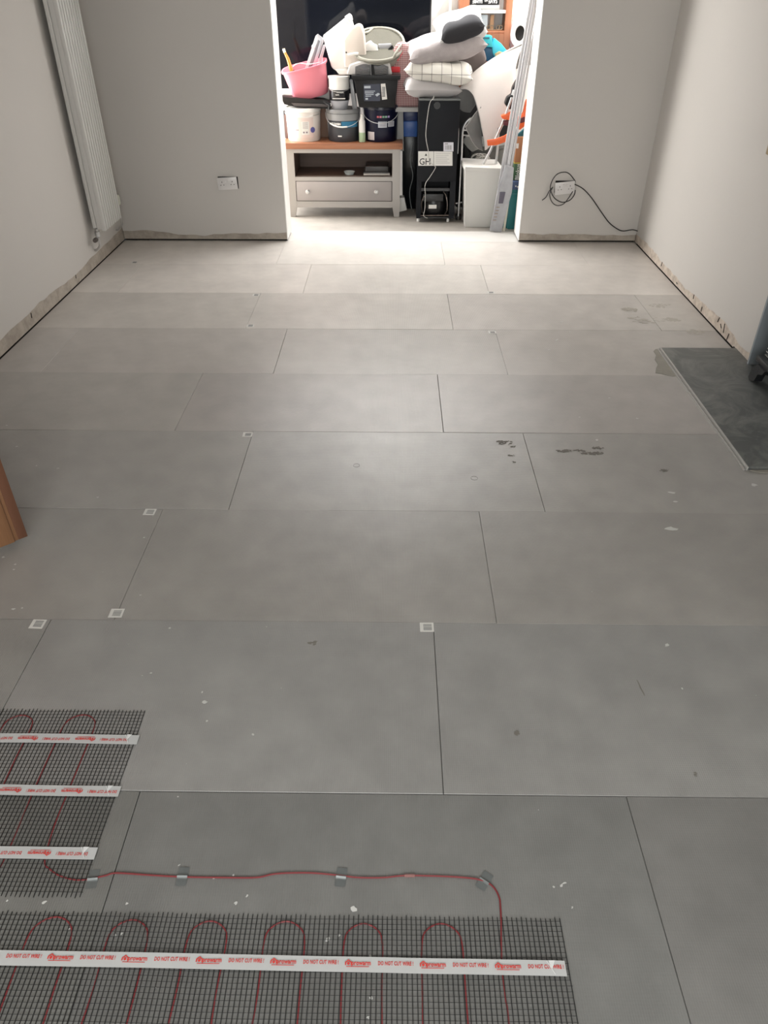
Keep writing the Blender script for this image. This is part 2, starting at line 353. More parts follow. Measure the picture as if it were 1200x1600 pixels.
# the room beyond
b = new(); lo_hi(b, (-1.95, YX, -.02), (2.0, YX+.12, 2.6)); struct('wall_far', b, paintw)
b = new(); lo_hi(b, (1.85, YE, -.02), (2.0, YX, 2.6)); struct('wall_extension', b, paintw)
b = new()
lo_hi(b, (-2.0, YE, 2.15), (-1.88, YX, 2.6)); lo_hi(b, (-2.0, YE, -.02), (-1.88, YE+.06, 2.15)); lo_hi(b, (-2.0, YX-.04, -.02), (-1.88, YX, 2.15)); lo_hi(b, (-2.0, YE, -.02), (-1.88, YX, .15))
struct('wall_extension', b, paintw)
b = new()
for y in (YE+.08, 5.6, YX-.06): lo_hi(b, (-1.93, y-.02, .15), (-1.89, y+.02, 2.15))
struct('window_2', b, paintw)
b = new(); lo_hi(b, (-2.0, YE-.03, 2.58), (2.0, 5.43, 2.68)); lo_hi(b, (-2.0, 6.10, 2.58), (2.0, YX+.1, 2.68)); lo_hi(b, (-2.0, 5.43, 2.58), (-1.08, 6.10, 2.68)); lo_hi(b, (1.28, 5.43, 2.58), (2.0, 6.10, 2.68)); struct('ceiling', b, paintw)
b = new()
for y in (5.28, 6.04): lo_hi(b, (1.835, y-.02, .85), (1.85, y+.02, 2.25))
for z in (.87, 2.23): lo_hi(b, (1.835, 5.26, z-.02), (1.85, 6.06, z+.02))
struct('window_3', b, paintw)
# hall behind the open door
b = new(); lo_hi(b, (-3.3, -.9, -.03), (XL-.06, .9, -.012)); struct('floor', b, mat('hall_floor', (.3, .24, .18), .5))
b = new(); lo_hi(b, (-3.4, -.9, -.02), (-3.3, .9, ZC)); lo_hi(b, (-3.3, .9, -.02), (XL-.15, 1, ZC)); lo_hi(b, (-3.3, -1, -.02), (XL-.15, -.9, ZC)); struct('wall_hall', b, paint)
b = new(); lo_hi(b, (-3.4, -1, ZC), (XL-.15, 1, ZC+.1)); struct('ceiling', b, ceilm)

# cracks and nail holes in the stripped plaster
ck = new()
def crack_x(px, py, X, l, a, r=.0022):
    p = onx(px, py, X); tube(ck, [p, p+Vector((0, math.cos(a)*l, math.sin(a)*l))], r, 5)
for px, py, l, a in [(1033,416,.03,1.7),(1083,467,.03,1.5),(1095,487,.03,1.6),(1121,503,.035,1.9),(1130,520,.05,1.3),(1135,531,.04,1.8),(1127,513,.03,.6),(1058,444,.02,.3)]: crack_x(px, py, XR+.004, l, a)
p = onx(1148, 547, XR+.004); box(ck, p, (.006, .05, .02), (.1, 0, 0), .002)
for px, py, l in [(119, 435, .03), (50, 497, .03)]: crack_x(px, py, XL-.004, l, 1.4)
struct('plaster_cracks', ck, void, wr)
# ------------------------------------------------------------------ stickers on the boards
lab = {(59,975): 'barcode sticker below a seam, nearest the left edge of the photo', (182,958): 'barcode sticker above the seam, second from the left edge',
 (667,980): 'barcode sticker just right of centre, nearest the camera of the middle ones', (234,800): 'barcode sticker at a board corner, level with the oak door tip',
 (387,679): 'barcode sticker at a board corner to the left of the shiny patch', (391,509): 'barcode sticker just above the seam left of centre, second nearest the opening',
 (400,461): 'barcode sticker left of centre on the row before the opening', (769,519): 'barcode sticker right of centre below a seam, left of the slate hearth', (767,457): 'faint barcode sticker right of centre in the row near the opening', (210,410): 'faint tiny barcode sticker near the radiator corner'}
bar = mat('barcode_grey', (.26, .26, .255), .6); stk = mat('sticker_white', (.66, .65, .62), .55)
for (px, py), l in lab.items():
    c = fl(px, py, .0008); t = thing('barcode_sticker', 'small square white '+l, 'sticker', c, 'barcode stickers on the floor boards')
    k = 1.0; Mx = TR(c, (0, 0, random.uniform(-.05, .05)))
    s = new(); box(s, (0, 0, .0002), (.043*k, .040*k, .0005), Mx=Mx); obj('label_paper', s, stk, t)
    s = new(); y = -.012
    while y < .014:
        h = random.choice((.0012, .002, .003)); box(s, (.002, y, .0006), (.026, h, .0004), Mx=Mx); y += h+random.choice((.0012, .0018))
    obj('barcode', s, bar, t)

# ------------------------------------------------------------------ heating mats
mesh_m = mat('black_glass_mesh', (.010, .011, .011), .5); cable_m = mat('red_cable', (.23, .03, .035), .4, var=.2); tape_m = mat('white_tape', (.52, .53, .53), .5, var=.06, vscale=20); red_m = mat('red_print', (.62, .05, .04), .6)
clear_tape = mat('crease_tape', (.72, .73, .73), .35)
def strands(x0, x1, y0, y1, seed):
    bm = new()
    def strip(a, b, w, h, z, along):
        n = 14; L = []
        for i in range(n+1):
            f = i/n; c = a.lerp(b, f)
            wob = noise.noise(Vector((c.x*3, c.y*3, seed)))*.0035; wz = max(0, noise.noise(Vector((c.x*4, c.y*4, seed+9))))*.002
            if along == 'Y': c = Vector((c.x+wob, c.y, z+wz)); o = Vector((w/2, 0, 0))
            else: c = Vector((c.x, c.y+wob, z+wz)); o = Vector((0, w/2, 0))
            L.append([c-o, c+o, c+o+Vector((0, 0, h)), c-o+Vector((0, 0, h))])
        loft(bm, L, closed=True)
    x = x1; i = 0
    while x > x0:
        e = random.uniform(0, .004); strip(Vector((x, y0-e, 0)), Vector((x, y1+e, 0)), .0016, .0009, .0022, 'Y'); x -= .0102
    y = y1-.006
    while y > y0:
        strip(Vector((x0, y, 0)), Vector((x1+random.uniform(0, .004), y, 0)), .0007, .0007, .0024, 'X'); y -= .0104
    return bm
def tape(t, y, x0, x1, flip, phase, seed, yskew=0, nm=16):
    bm = new(); n = 60; L = []
    for i in range(n+1):
        x = x0+(x1-x0)*i/n; z = .0056+abs(noise.noise(Vector((x*9, seed, 0))))*.0018; yy = y+yskew*(x-x1)+noise.noise(Vector((x*4, seed, 3)))*.0015
        L.append([Vector((x, yy-.0145, z)), Vector((x, yy+.0145, z)), Vector((x, yy+.0145, z+.0004)), Vector((x, yy-.0145, z+.0004))])
    loft(bm, L, closed=True); tp = obj('fixing_tape', bm, tape_m, t)
    bm = new(); per = .152; rz = PI if flip else 0; sg = -1 if flip else 1; x = x1-phase-.03
    k = 0
    while x > x0:
        c = Vector((x, y+yskew*(x-x1)+sg*.002, .0080)); Mx = TR(c, (0, 0, rz))
        if k % 2 == 0: text_bm(bm, 'DO NOT CUT WIRE !', .0105, Mx, .0001, .0002, .72)
        else:
            text_bm(bm, 'prowarm', .0125, TR(c+Vector((sg*.006, 0, 0)), (0, 0, rz)), .0001, .0003, .85)
            M2 = TR(c+Vector((-sg*.020, 0, 0)), (0, 0, rz)); ol = [(-.007, -.004), (-.007, .0015), (0, .0068), (.007, .0015), (.007, -.004), (.0045, -.004), (.0045, .0005), (0, .0042), (-.0045, .0005), (-.0045, -.004)]
            prism(bm, ol, .0002, M2); prism(bm, [(.003*math.cos(a), -.001+.003*math.sin(a)) for a in [i*PI/4 for i in range(8)]], .0002, M2); box(bm, (.019, -.0068, 0), (.046, .0011, .0002), Mx=M2)
        x -= per/2; k += 1
    obj('printed_warning', bm, red_m, tp, smooth=False)
    bm = new(); box(bm, (x1-.030, y+.001, .0082), (.0015, .029, .001), (0, 0, .5)); prism(bm, [(x1-.033, y+.0145), (x1-.020, y+.0145), (x1-.029, y-.004)], .0004, None, .0080); obj('tape_fold', bm, clear_tape, tp)
    return tp
def cable(bm, P, n=6, r=.0017): tube(bm, P, r, 8, smooth=n)
def serp(xs, ytop, ybot, z=.0015):
    """cable legs at xs, looping alternately at the far and the near edge"""
    P = []; r = abs(xs[0]-xs[1])/2
    for i in range(len(xs)):
        x = xs[i]; up = (i % 2 == 0)
        ya, yb = (ybot+r, ytop-r) if up else (ytop-r, ybot+r)
        for f in (0, .25, .5, .75, 1): P.append(Vector((x+random.uniform(-.003, .003)*(0 < f < 1), ya+(yb-ya)*f, z)))
        if i < len(xs)-1:
            cx = (xs[i]+xs[i+1])/2; yc = ytop-r if up else ybot+r; s = 1 if up else -1; q = abs(xs[i]-xs[i+1])/2; d = 1 if xs[i] > xs[i+1] else -1
            for a in (45, 90, 135): P.append(Vector((cx+d*q*math.cos(math.radians(a)), yc+s*q*math.sin(math.radians(a)), z)))
    return P
# mat nearest the camera
a0 = fl(875, 1436, .003); a1 = fl(897, 1600, .003); xB = a0.x-.002; yB = a0.y
tB = thing('heating_mat', 'black mesh heating mat with one white tape across the front of the floor', 'heating mat', (-.5, yB-.25, 0), 'electric heating mats')
obj('mesh', strands(-1.35, xB, yB-.50, yB, 1.3), mesh_m, tB, smooth=False)
tyB = fl(884, 1514, .005); tlB = fl(2, 1496, .005); sk = (tyB.y-tlB.y)/(tyB.x-tlB.x)
tape(tB, tyB.y, -1.35, tyB.x, False, .010, 4.4, sk)
tape(tB, tyB.y-.30, -1.35, xB, False, .05, 5.4, sk)
legs = [fl(px, 1505, 0).x for px in (784, 724, 660, 597, 536, 473, 408, 348, 285, 221, 157, 98, 28)]
lx = legs[-1]
while lx > -1.3: lx -= .085; legs.append(lx)
c = new()
S = serp(legs[1:], yB-.012, yB-.47)
bot = [Vector((legs[0]-.006, yB-.47+.045, .0015)), Vector(((legs[0]+legs[1])/2, yB-.475, .0015))]
lead = [fl(783, 1437, .0018), fl(784, 1505, .0015), fl(790, 1560, .0015), fl(795, 1600, .0015)]
cable(c, lead+bot+S, 5); obj('heating_cable', c, cable_m, tB)
# mat on the left
xA, yA0, yA1 = fl(227, 1112).x-.002, fl(125, 1402).y, fl(227, 1112).y
tA = thing('heating_mat', 'black mesh heating mat with three white tapes by the left edge', 'heating mat', (-1.1, (yA0+yA1)/2, 0), 'electric heating mats')
obj('mesh', strands(-1.75, xA, yA0, yA1, 5.9), mesh_m, tA, smooth=False)
for (ex, ey), ph, sd in (((216, 1156), .022, 1), ((187, 1237), .0, 2), ((150, 1334), .012, 3)):
    e = fl(ex, ey, .005); tape(tA, e.y, -1.75, e.x, True, ph+.012, sd, -.004)
c = new(); l1, l2 = fl(104, 1245).x, fl(48, 1250).x
lg = [l1, l2]; d = l1-l2
while lg[-1] > -1.7: lg.append(lg[-1]-(.078 if len(lg) % 2 else .085))
S = serp(lg, yA1-.014, yA0+.03); st = [fl(145, 1373, .0018), fl(120, 1375, .0015), fl(95, 1369, .0015), fl(78, 1358, .0015), fl(70, 1344, .0015)]
cable(c, st+[p for p in S if not (abs(p.x-l1) < .005 and p.y < st[-1].y+.03)], 5); obj('heating_cable', c, cable_m, tA)
# cold tail between the mats
tc_ = thing('connecting_cable', 'thin red cable running over the bare boards between the two heating mats', 'cable', fl(450, 1368))
c = new(); cable(c, [fl(x, y, .0018) for x, y in [(147, 1372), (165, 1368), (182, 1364), (230, 1367), (285, 1370), (345, 1371), (400, 1371), (425, 1366), (450, 1364), (490, 1364), (533, 1368), (560, 1371), (600, 1371), (632, 1368), (690, 1369), (735, 1372), (757, 1377), (771, 1386), (780, 1402), (782, 1418), (783, 1437)]], 6, .0019); obj('wire', c, cable_m, tc_)
c = new(); cable(c, [fl(x, y, .0024) for x, y in [(632, 1368), (648, 1368)]], 1, .0035); obj('joint_sleeve', c, mat('pinkish_sleeve', (.26, .12, .11), .5), tc_)
foil = mat('silver_foil_tape', (.17, .185, .185), .38, .25, var=.2, vscale=60)
for px, py, rz, l in [(145, 1373, .1, 'over the red cable beside the left heating mat'), (285, 1369, 0, 'over the red cable, second from the left heating mat'), (533, 1370, -.1, 'over the middle of the red cable'), (757, 1376, -.62, 'turned askew over the bend of the red cable')]:
    p = fl(px, py, .002); bm = new(); n = 24; L = []
    Mx = TR((p.x, p.y, .0005), (0, 0, rz))
    for i in range(n+1):
        y = -.021+.042*i/n; z = .0042*math.exp(-(y/.0028)**2)+.0004
        L.append([Mx @ Vector((-.0115+random.uniform(-.0004, .0004), y, z)), Mx @ Vector((.0115, y, z+.0002)), Mx @ Vector((.0115, y, z+.0006)), Mx @ Vector((-.0115, y, z+.0005))])
    loft(bm, L, closed=True); solo('foil_tape', bm, foil, 'small square of silver foil tape '+l, 'tape', 'foil tape patches on the red cable')

# ------------------------------------------------------------------ radiator on the left wall
radm = mat('radiator_white', (.66, .65, .63), .35, coat=.2)
RX = XL+.118; t = thing('radiator', 'tall white vertical column radiator fixed to the left wall', 'radiator', (XL+.05, 4.4, .2))
def radY(px, py): return onx(px, py, RX).y
rb0, rb1 = 4.11, 4.47; rz0 = .245
b = new(); lo_hi(b, (XL+.060, rb0+.004, rz0+.01), (RX-.022, rb1-.004, 2.05), .004); obj('panel', b, radm, t)
for i in range(9):
    yc = rb0+.014+i*(rb1-rb0-.028)/8; b = new(); box(b, (RX-.014, yc, (rz0+2.06)/2), (.030, .026, 2.06-rz0), bev=.007, seg=2); obj('column', b, radm, t)
b = new(); lo_hi(b, (XL+.034, rb0+.0, rz0+.02), (XL+.059, rb1, 2.04), .003); obj('rear_panel', b, radm, t)
for z in (.5, 1.75):
    for y in (4.18, 4.36): b = new(); lo_hi(b, (XL+.001, y, z), (XL+.034, y+.05, z+.08), .002); obj('wall_bracket', b, steel, t)
vb = at(150, 358, rb0-.0); v = thing('radiator_valve', 'chrome radiator valve at the lower near corner of the white radiator', 'valve', (XL+.05, rb0+.0, .2))
b = new(); tube(b, [(XL+.045, rb0+.03, .255), (XL+.045, rb0+.03, .20), (XL+.045, rb0-.012, .195)], .011, 12, smooth=5); lathe(b, [(.017, 0), (.017, .03), (.012, .034)], TR((XL+.045, rb0+.03, .205)), 16); obj('valve_body', b, steel, v)
b = new(); lathe(b, [(.014, 0), (.016, .02), (.013, .036), (0, .038)], TR((XL+.045, rb0-.012, .195), (PI/2, 0, 0)), 16); obj('lockshield_cap', b, mat('dark_chrome', (.18, .16, .15), .3, .8), v)
b = new(); tube(b, [(XL+.045, rb0+.03, .205), (XL+.045, rb0+.03, .15), (XL+.02, rb0+.03, .115), (XL-.01, rb0+.03, .11)], .0075, 10, smooth=6); obj('pipe', b, steel, v)
v = thing('radiator_valve', 'white thermostatic valve head at the far side of the radiator', 'valve', (XL+.05, 4.625, .2))
b = new(); lathe(b, [(.02, 0), (.024, .01), (.024, .05), (.018, .07), (0, .072)], TR((XL+.055, 4.625, .30)), 20); obj('valve_head', b, mat('valve_cream', (.62, .63, .55), .4), v)
b = new(); tube(b, [(XL+.045, 4.59, .27), (XL+.055, 4.625, .27), (XL+.055, 4.625, .31)], .009, 10); tube(b, [(XL+.055, 4.625, .28), (XL+.055, 4.625, .16), (XL+.02, 4.625, .12), (XL+.002, 4.625, .12)], .007, 10); obj('pipe', b, steel, v)
# ------------------------------------------------------------------ sockets
sockm = mat('socket_white', (.70, .68, .67), .3, coat=.2)
def socket(px, py, roll, label, hole):
    p = at(px, py, YB); t = thing('wall_socket', label, 'socket', (p.x, YB, p.z-.045), 'double sockets on the back wall')
    b = new(); box(b, (p.x+hole[0], YB-.0008, p.z+hole[1]), (.148, .001, .083), (0, 0, 0)); obj('wall_box_hole', b, void, t)
    Mx = Matrix.Translation((p.x, YB-.016, p.z)) @ Matrix.Rotation(roll, 4, 'Y')
    b = new(); box(b, (0, 0, 0), (.146, .010, .086), bev=.004, Mx=Mx); fp = obj('face_plate', b, sockm, t)
    b = new(); box(b, (0, .012, 0), (.12, .018, .06), Mx=Mx); obj('back_housing', b, sockm, t)
    for s in (-1, 1):
        b = new(); cx = s*.038
        box(b, (cx, -.0055, .012), (.004, .002, .008), Mx=Mx); box(b, (cx-.011, -.0055, -.008), (.0065, .002, .004), Mx=Mx); box(b, (cx+.011, -.0055, -.008), (.0065, .002, .004), Mx=Mx); obj('pin_holes', b, void, fp)
        b = new(); box(b, (s*.012, -.0065, .016), (.011, .005, .020), (.12, 0, 0), .001, Mx=Mx); obj('switch', b, sockm, fp)
        b = new(); box(b, (s*.064, -.0055, -.002), (.005, .001, .005), bev=0, Mx=Mx); obj('screw', b, steel, fp)
    return t
socket(356, 286, -.06, 'white double socket hanging loose on the back wall, left of the opening', (.004, .003))
socket(882, 293, -.10, 'white double socket hanging loose on the back wall, with black cable around it', (.002, .006))
b = new(); cy = YB-.028
P = [at(x, y, cy) for x, y in [(847, 313), (853, 308), (858, 299), (863, 293)]]
tube(b, P, .0035, 8, smooth=6)
tube(b, [at(x, y, YB-.024) for x, y in [(898, 282), (890, 272), (882, 269), (871, 272), (863, 282), (860, 295), (866, 309), (878, 316), (890, 313), (897, 305), (899, 297)]], .0035, 8, smooth=6)
tube(b, [at(x, y, YB-.034) for x, y in [(864, 292), (859, 303), (862, 315), (870, 321), (880, 319), (888, 310), (895, 299)]], .0032, 8, smooth=6)
tube(b, [at(898, 288, YB-.024), at(911, 295, YB-.024), at(925, 310, YB-.012), at(940, 332, YB-.010), at(952, 348, YB-.010), at(965, 358, YB-.010), at(974, 361, YB-.01), at(988, 359, YB-.012), onx(996, 361, XR-.012)], .0038, 8, smooth=6)
ca = solo('aerial_cable', b, mat('black_cable', (.012, .012, .012), .4), 'black cable coiled round the right socket and trailing down to the corner', 'cable')

# ------------------------------------------------------------------ hearth, fireplace, stove
slate = mat('slate', (.085, .090, .088), .45, vscale=5, bump=.5, bscale=18, col2=(.16, .165, .155)); _n = slate.node_tree; _z = [n for n in _n.nodes if n.type == 'TEX_NOISE'][0]; _z.inputs['Distortion'].default_value = 1.2; _z.inputs['Roughness'].default_value = .7
_r = _n.nodes.new('ShaderNodeMapRange'); _r.inputs[1].default_value = .42; _r.inputs[2].default_value = .64; _n.links.new(_z.outputs['Fac'], _r.inputs[0]); _n.links.new(_r.outputs[0], [n for n in _n.nodes if n.type == 'MIX'][0].inputs['Factor'])
h = thing('hearth', 'dark slate hearth slab with pale edging in front of the fireplace', 'hearth', (1.62, 2.1, 0))
b = new(); lo_hi(b, (1.462, 1.505, .0005), (XR+.55, 2.72, .016), .002)
obj('slab', b, slate, h)
b = new(); lo_hi(b, (1.454, 1.50, .0005), (1.4615, 2.72, .0175), .001); lo_hi(b, (1.444, 1.50, .0005), (1.450, 2.72, .008)); obj('edge_trim', b, mat('edge_trim_grey', (.42, .41, .39), .4), h)
b = new(); random.seed(3); P = [fl(x, y) for x, y in [(1021, 549), (1024, 546), (1030, 545), (1035, 546), (1044, 560), (1054, 576), (1060, 588), (1050, 588.5), (1043, 587), (1032, 584), (1024, 583), (1025, 575), (1028, 570), (1023, 562), (1025, 555)]]
prism(b, [(p.x, p.y) for p in P], .0012, None, .0006); blob(b, Vector((1.60, 2.735, 0)), .05, .018, 0, 12, .001)
prism(b, [(1.47, 1.50), (1.50, 1.482), (1.55, 1.478), (1.7, 1.484), (XR, 1.48), (XR, 1.505)], .004, None, .0006)
struct('mortar_smear', b, mat('tile_adhesive', (.33, .31, .27), .85, var=.25, vscale=20, bump=.8, bscale=60), floor, smooth=False)
# recess lining
lin = mat('recess_grey_board', (.27, .30, .32), .6, var=.1)
b = new(); lo_hi(b, (XR-.012, 2.505, .016), (XR+.59, 2.52, 1.02)); lo_hi(b, (XR, 1.35, .016), (XR+.59, 1.365, 1.02)); lo_hi(b, (XR+.56, 1.35, .016), (XR+.6, 2.52, 1.02)); lo_hi(b, (XR, 1.35, 1.005), (XR+.59, 2.52, 1.02)); struct('trim_4', b, lin)
s = thing('stove', 'black cast iron stove standing on the slate hearth in the fireplace', 'stove', (2.05, 1.95, .016))
cast = mat('cast_iron', (.013, .014, .016), .42, bump=.3, bscale=120)
b = new(); lo_hi(b, (1.825, 1.62, .14), (2.30, 2.32, .70), .012); obj('body', b, cast, s)
b = new(); lo_hi(b, (1.805, 1.60, .70), (2.32, 2.345, .73), .008); obj('top_plate', b, cast, s)
b = new(); lo_hi(b, (1.79, 1.60, .112), (2.31, 2.345, .142), .008); obj('base_plate', b, cast, s)
b = new(); lo_hi(b, (1.805, 1.70, .20), (1.828, 2.24, .64), .006); dd = obj('door', b, cast, s)
b = new(); lo_hi(b, (1.802, 1.76, .27), (1.807, 2.18, .58)); obj('door_glass', b, mat('stove_glass', (.01, .01, .01), .06), dd)
b = new(); tube(b, [(1.80, 1.72, .36), (1.78, 1.72, .38), (1.78, 1.72, .46)], .008, 8); obj('door_handle', b, steel, dd)
b = new()
for z in (.155, .172, .188): lo_hi(b, (1.815, 1.62, z), (1.826, 2.31, z+.004))
obj('grille_bars', b, steel, s)
for x in (1.83, 2.26):
    for y in (1.66, 2.29):
        b = new(); k = 1 if y > 2 else -1
        prism(b, [(0, .10), (k*-.09, .10), (k*-.075, .075), (k*-.035, .06), (k*-.02, .018), (k*.028, .0), (k*.045, .012), (k*.035, .06)], .04, Matrix(((0, 0, 1, x-.05), (1, 0, 0, y), (0, 1, 0, .016), (0, 0, 0, 1)))); obj('foot', b, cast, s)
p = onx(1195, 241, 1.76); b = new(); lo_hi(b, (1.76, 1.0, p.z), (XR, p.y, p.z+.14), .006)
solo('mantel_beam', b, wood('mantel_oak', (.40, .30, .17), (.24, .17, .09), 'Y'), 'rough oak mantel beam on the right wall over the stove', 'mantel')

# ------------------------------------------------------------------ oak door swung into the room
D0 = Vector((-1.294, .996, 0)); dv = Vector((-.76, -.65, 0)).normalized(); dn = Vector((-dv.y, dv.x, 0))   # leaf direction, towards the hinge
if dn.y > 0: dn = -dn
Md = Matrix(((dv.x, -dn.x, 0, D0.x), (dv.y, -dn.y, 0, D0.y), (0, 0, 1, .012), (0, 0, 0, 1)))
oak = wood('oak_face', (.27, .135, .065), (.19, .09, .042), 'Z', 1.2); oakd = wood('oak_lipping', (.17, .075, .042), (.13, .055, .03), 'Z', 1)
b = new(); box(b, (.47, .02, 1.0), (.876, .038, 1.98), Mx=Md); d = obj('door_1', b, oak); d['kind'] = 'structure'
b = new(); box(b, (.016, .02, 1.0), (.032, .042, 1.98), bev=.002, Mx=Md); obj('edge_strip', b, oakd, d)
b = new()
for x in (.10, .84): box(b, (x, -.002, 1.0), (.11, .008, 1.98), bev=.002, Mx=Md)
for z in (.10, 1.0, 1.9): box(b, (.47, -.0015, z), (.65, .007, .18), bev=.002, Mx=Md)
obj('rails', b, oak, d)
b = new(); tube(b, [Md @ Vector((.07, 0, 1.0)), Md @ Vector((.07, -.05, 1.0)), Md @ Vector((.19, -.055, 1.0))], .009, 10); obj('door_handle', b, steel, d)
b = new(); lo_hi(b, (XL-.15, .40, -.01), (XL+.012, .44, 2.05)); lo_hi(b, (XL-.15, -.5, -.01), (XL+.012, -.46, 2.05)); lo_hi(b, (XL-.15, -.5, 2.01), (XL+.012, .44, 2.05)); lo_hi(b, (XL, .44, -.01), (XL+.015, .505, 2.11)); lo_hi(b, (XL, -.565, -.01), (XL+.015, -.5, 2.11)); lo_hi(b, (XL, -.565, 2.05), (XL+.015, .505, 2.11)); struct('trim_5', b, oak)

# ------------------------------------------------------------------ the room beyond: television stand
def W(dpx): return dpx/190.0
def slab(bm, pts, Y, depth, bev=.004, seg=2):
    """solid with the given front outline (photo points taken at depth Y) reaching depth further back"""
    t = new(); P = [at(x, y, Y) for x, y in pts]
    a = [t.verts.new(p) for p in P]; b_ = [t.verts.new(p+Vector((0, depth, 0))) for p in P]; n = len(a)
    t.faces.new(a); t.faces.new(b_[::-1])
    for i in range(n): t.faces.new((a[i], b_[i], b_[(i+1) % n], a[(i+1) % n]))
    bmesh.ops.recalc_face_normals(t, faces=t.faces[:])
    if bev: bmesh.ops.bevel(t, geom=t.edges[:], offset=bev, segments=seg, profile=.5, affect='EDGES')
    merge(bm, t)
ST = .572
sg = mat('stand_grey_paint', (.44, .42, .40), .5, var=.06)
t = thing('television_stand', 'pale grey painted stand with a wooden top, one open shelf and one drawer', 'TV stand', (-.41, 5.7, 0))
x0, x1, y0, y1 = -.882, .055, 5.51, 5.93
b = new(); lo_hi(b, (x0-.018, y0-.015, ST-.045), (x1+.018, y1+.01, ST), .004); obj('top', b, wood('stand_top_oak', (.40, .175, .09), (.26, .10, .05), 'X', 1, .4), t)
b = new()
for x in (x0, x1-.065): lo_hi(b, (x, y0, .085), (x+.065, y1, ST-.045))
xa_, xb_ = x0+.0652, x1-.0652; lo_hi(b, (xa_, y0+.001, .075), (xb_, y0+.02, .125)); lo_hi(b, (xa_, y0+.001, .285), (xb_, y1-.011, .315)); lo_hi(b, (xa_, y0+.001, ST-.075), (xb_, y0+.02, ST-.046)); lo_hi(b, (xa_, y1-.01, .08), (xb_, y1-.001, ST-.046)); lo_hi(b, (xa_, y0+.021, .08), (xb_, y1-.011, .10))
obj('carcass', b, sg, t)
b = new(); lo_hi(b, (x0+.066, y0+.03, .3155), (x1-.066, y1-.012, .320)); lo_hi(b, (x0+.066, y1-.02, .318), (x1-.066, y1-.0105, ST-.046)); 
for x in (x0+.0655, x1-.0675): lo_hi(b, (x, y0+.004, .32), (x+.002, y1-.012, ST-.046))
obj('shelf_lining', b, wood('dark_lining', (.13, .085, .065), (.09, .06, .045), 'X'), t)
for sx, xx in ((-1, x0), (1, x1)):
    for yy in (y0, y1-.05):
        b = new(); k = .014; q = xx if sx < 0 else xx-.065
        loft(b, [[Vector((q, yy, .095)), Vector((q+.065, yy, .095)), Vector((q+.065, yy+.05, .095)), Vector((q, yy+.05, .095))],
                 [Vector((q+(k*.3 if sx < 0 else k*1.2), yy+.004, 0)), Vector((q+.065-(k*1.2 if sx < 0 else k*.3), yy+.004, 0)), Vector((q+.065-(k*1.2 if sx < 0 else k*.3), yy+.045, 0)), Vector((q+(k*.3 if sx < 0 else k*1.2), yy+.045, 0))]], True)
        obj('leg', b, sg, t, smooth=False)
b = new(); lo_hi(b, (x0+.07, y0-.001, .13), (x1-.07, y0+.36, .281), .002); dr = obj('drawer', b, mat('drawer_grey', (.39, .36, .35), .5, var=.04), t)
b = new()
lo_hi(b, (x0+.0655, y0+.006, .126), (x1-.0655, y0+.008, .2845)); obj('drawer_gap', b, void, t)
for px in (481, 588):
    p = at(px, 300, y0-.01); b = new(); lathe(b, [(.008, 0), (.008, .012), (.017, .018), (.018, .026), (.012, .031), (0, .032)], TR((p.x, y0, .205), (PI/2, 0, 0)), 24); obj('knob', b, steel, dr)
b = new(); lathe(b, [(.035, 0), (.045, .02), (.047, .022), (.04, .012), (0, .006)], TR((-.37, 5.60, .3205)), 28); solo('bowl', b, mat('pale_glass', (.55, .62, .62), .15), 'small pale bowl inside the open shelf of the grey stand', 'bowl')
t = thing('media_player', 'slim clear-edged black box inside the open shelf, right side', 'player', (-.12, 5.65, .3205))
b = new(); lo_hi(b, (-.25, 5.56, .3205), (.0-.03, 5.80, .342), .003); obj('body', b, mat('grey_box', (.10, .10, .10), .35), t)
b = new(); lo_hi(b, (-.25, 5.553, .3215), (-.03, 5.5595, .334), .001); obj('front_edge', b, mat('pale_edge', (.55, .52, .48), .4), t)
b = new(); lo_hi(b, (-.235, 5.58, .3425), (-.045, 5.78, .385), .004); solo('disc_case', b, mat('dark_grey_case', (.05, .048, .048), .4), 'dark grey box lying on the slim player inside the stand', 'box')

# television on the far wall
t = thing('television', 'large black glossy television on the far wall behind the clutter', 'television', (-.36, 6.1, .89))
tl, tr_ = at(405, 60, 6.05).x, at(673, 40, 6.05).x; tz = at(440, 146, 6.05).z
b = new(); Mt = Matrix.Translation((0, 6.05, tz)) @ Matrix.Rotation(.10, 4, 'X'); box(b, ((tl+tr_)/2, .025, .40), (tr_-tl, .05, .80), bev=.006, Mx=Mt); obj('casing', b, mat('tv_bezel', (.008, .008, .009), .3), t)
b = new(); box(b, ((tl+tr_)/2, -.0008, .405), (tr_-tl-.024, .002, .77), Mx=Mt); obj('screen', b, mat('tv_glass', (.004, .005, .008), .06, spec=.18), t)
b = new(); lo_hi(b, (tl+.4, 6.09, tz+.2), (tr_-.4, YX, tz+.6)); obj('wall_mount', b, blackm, t)
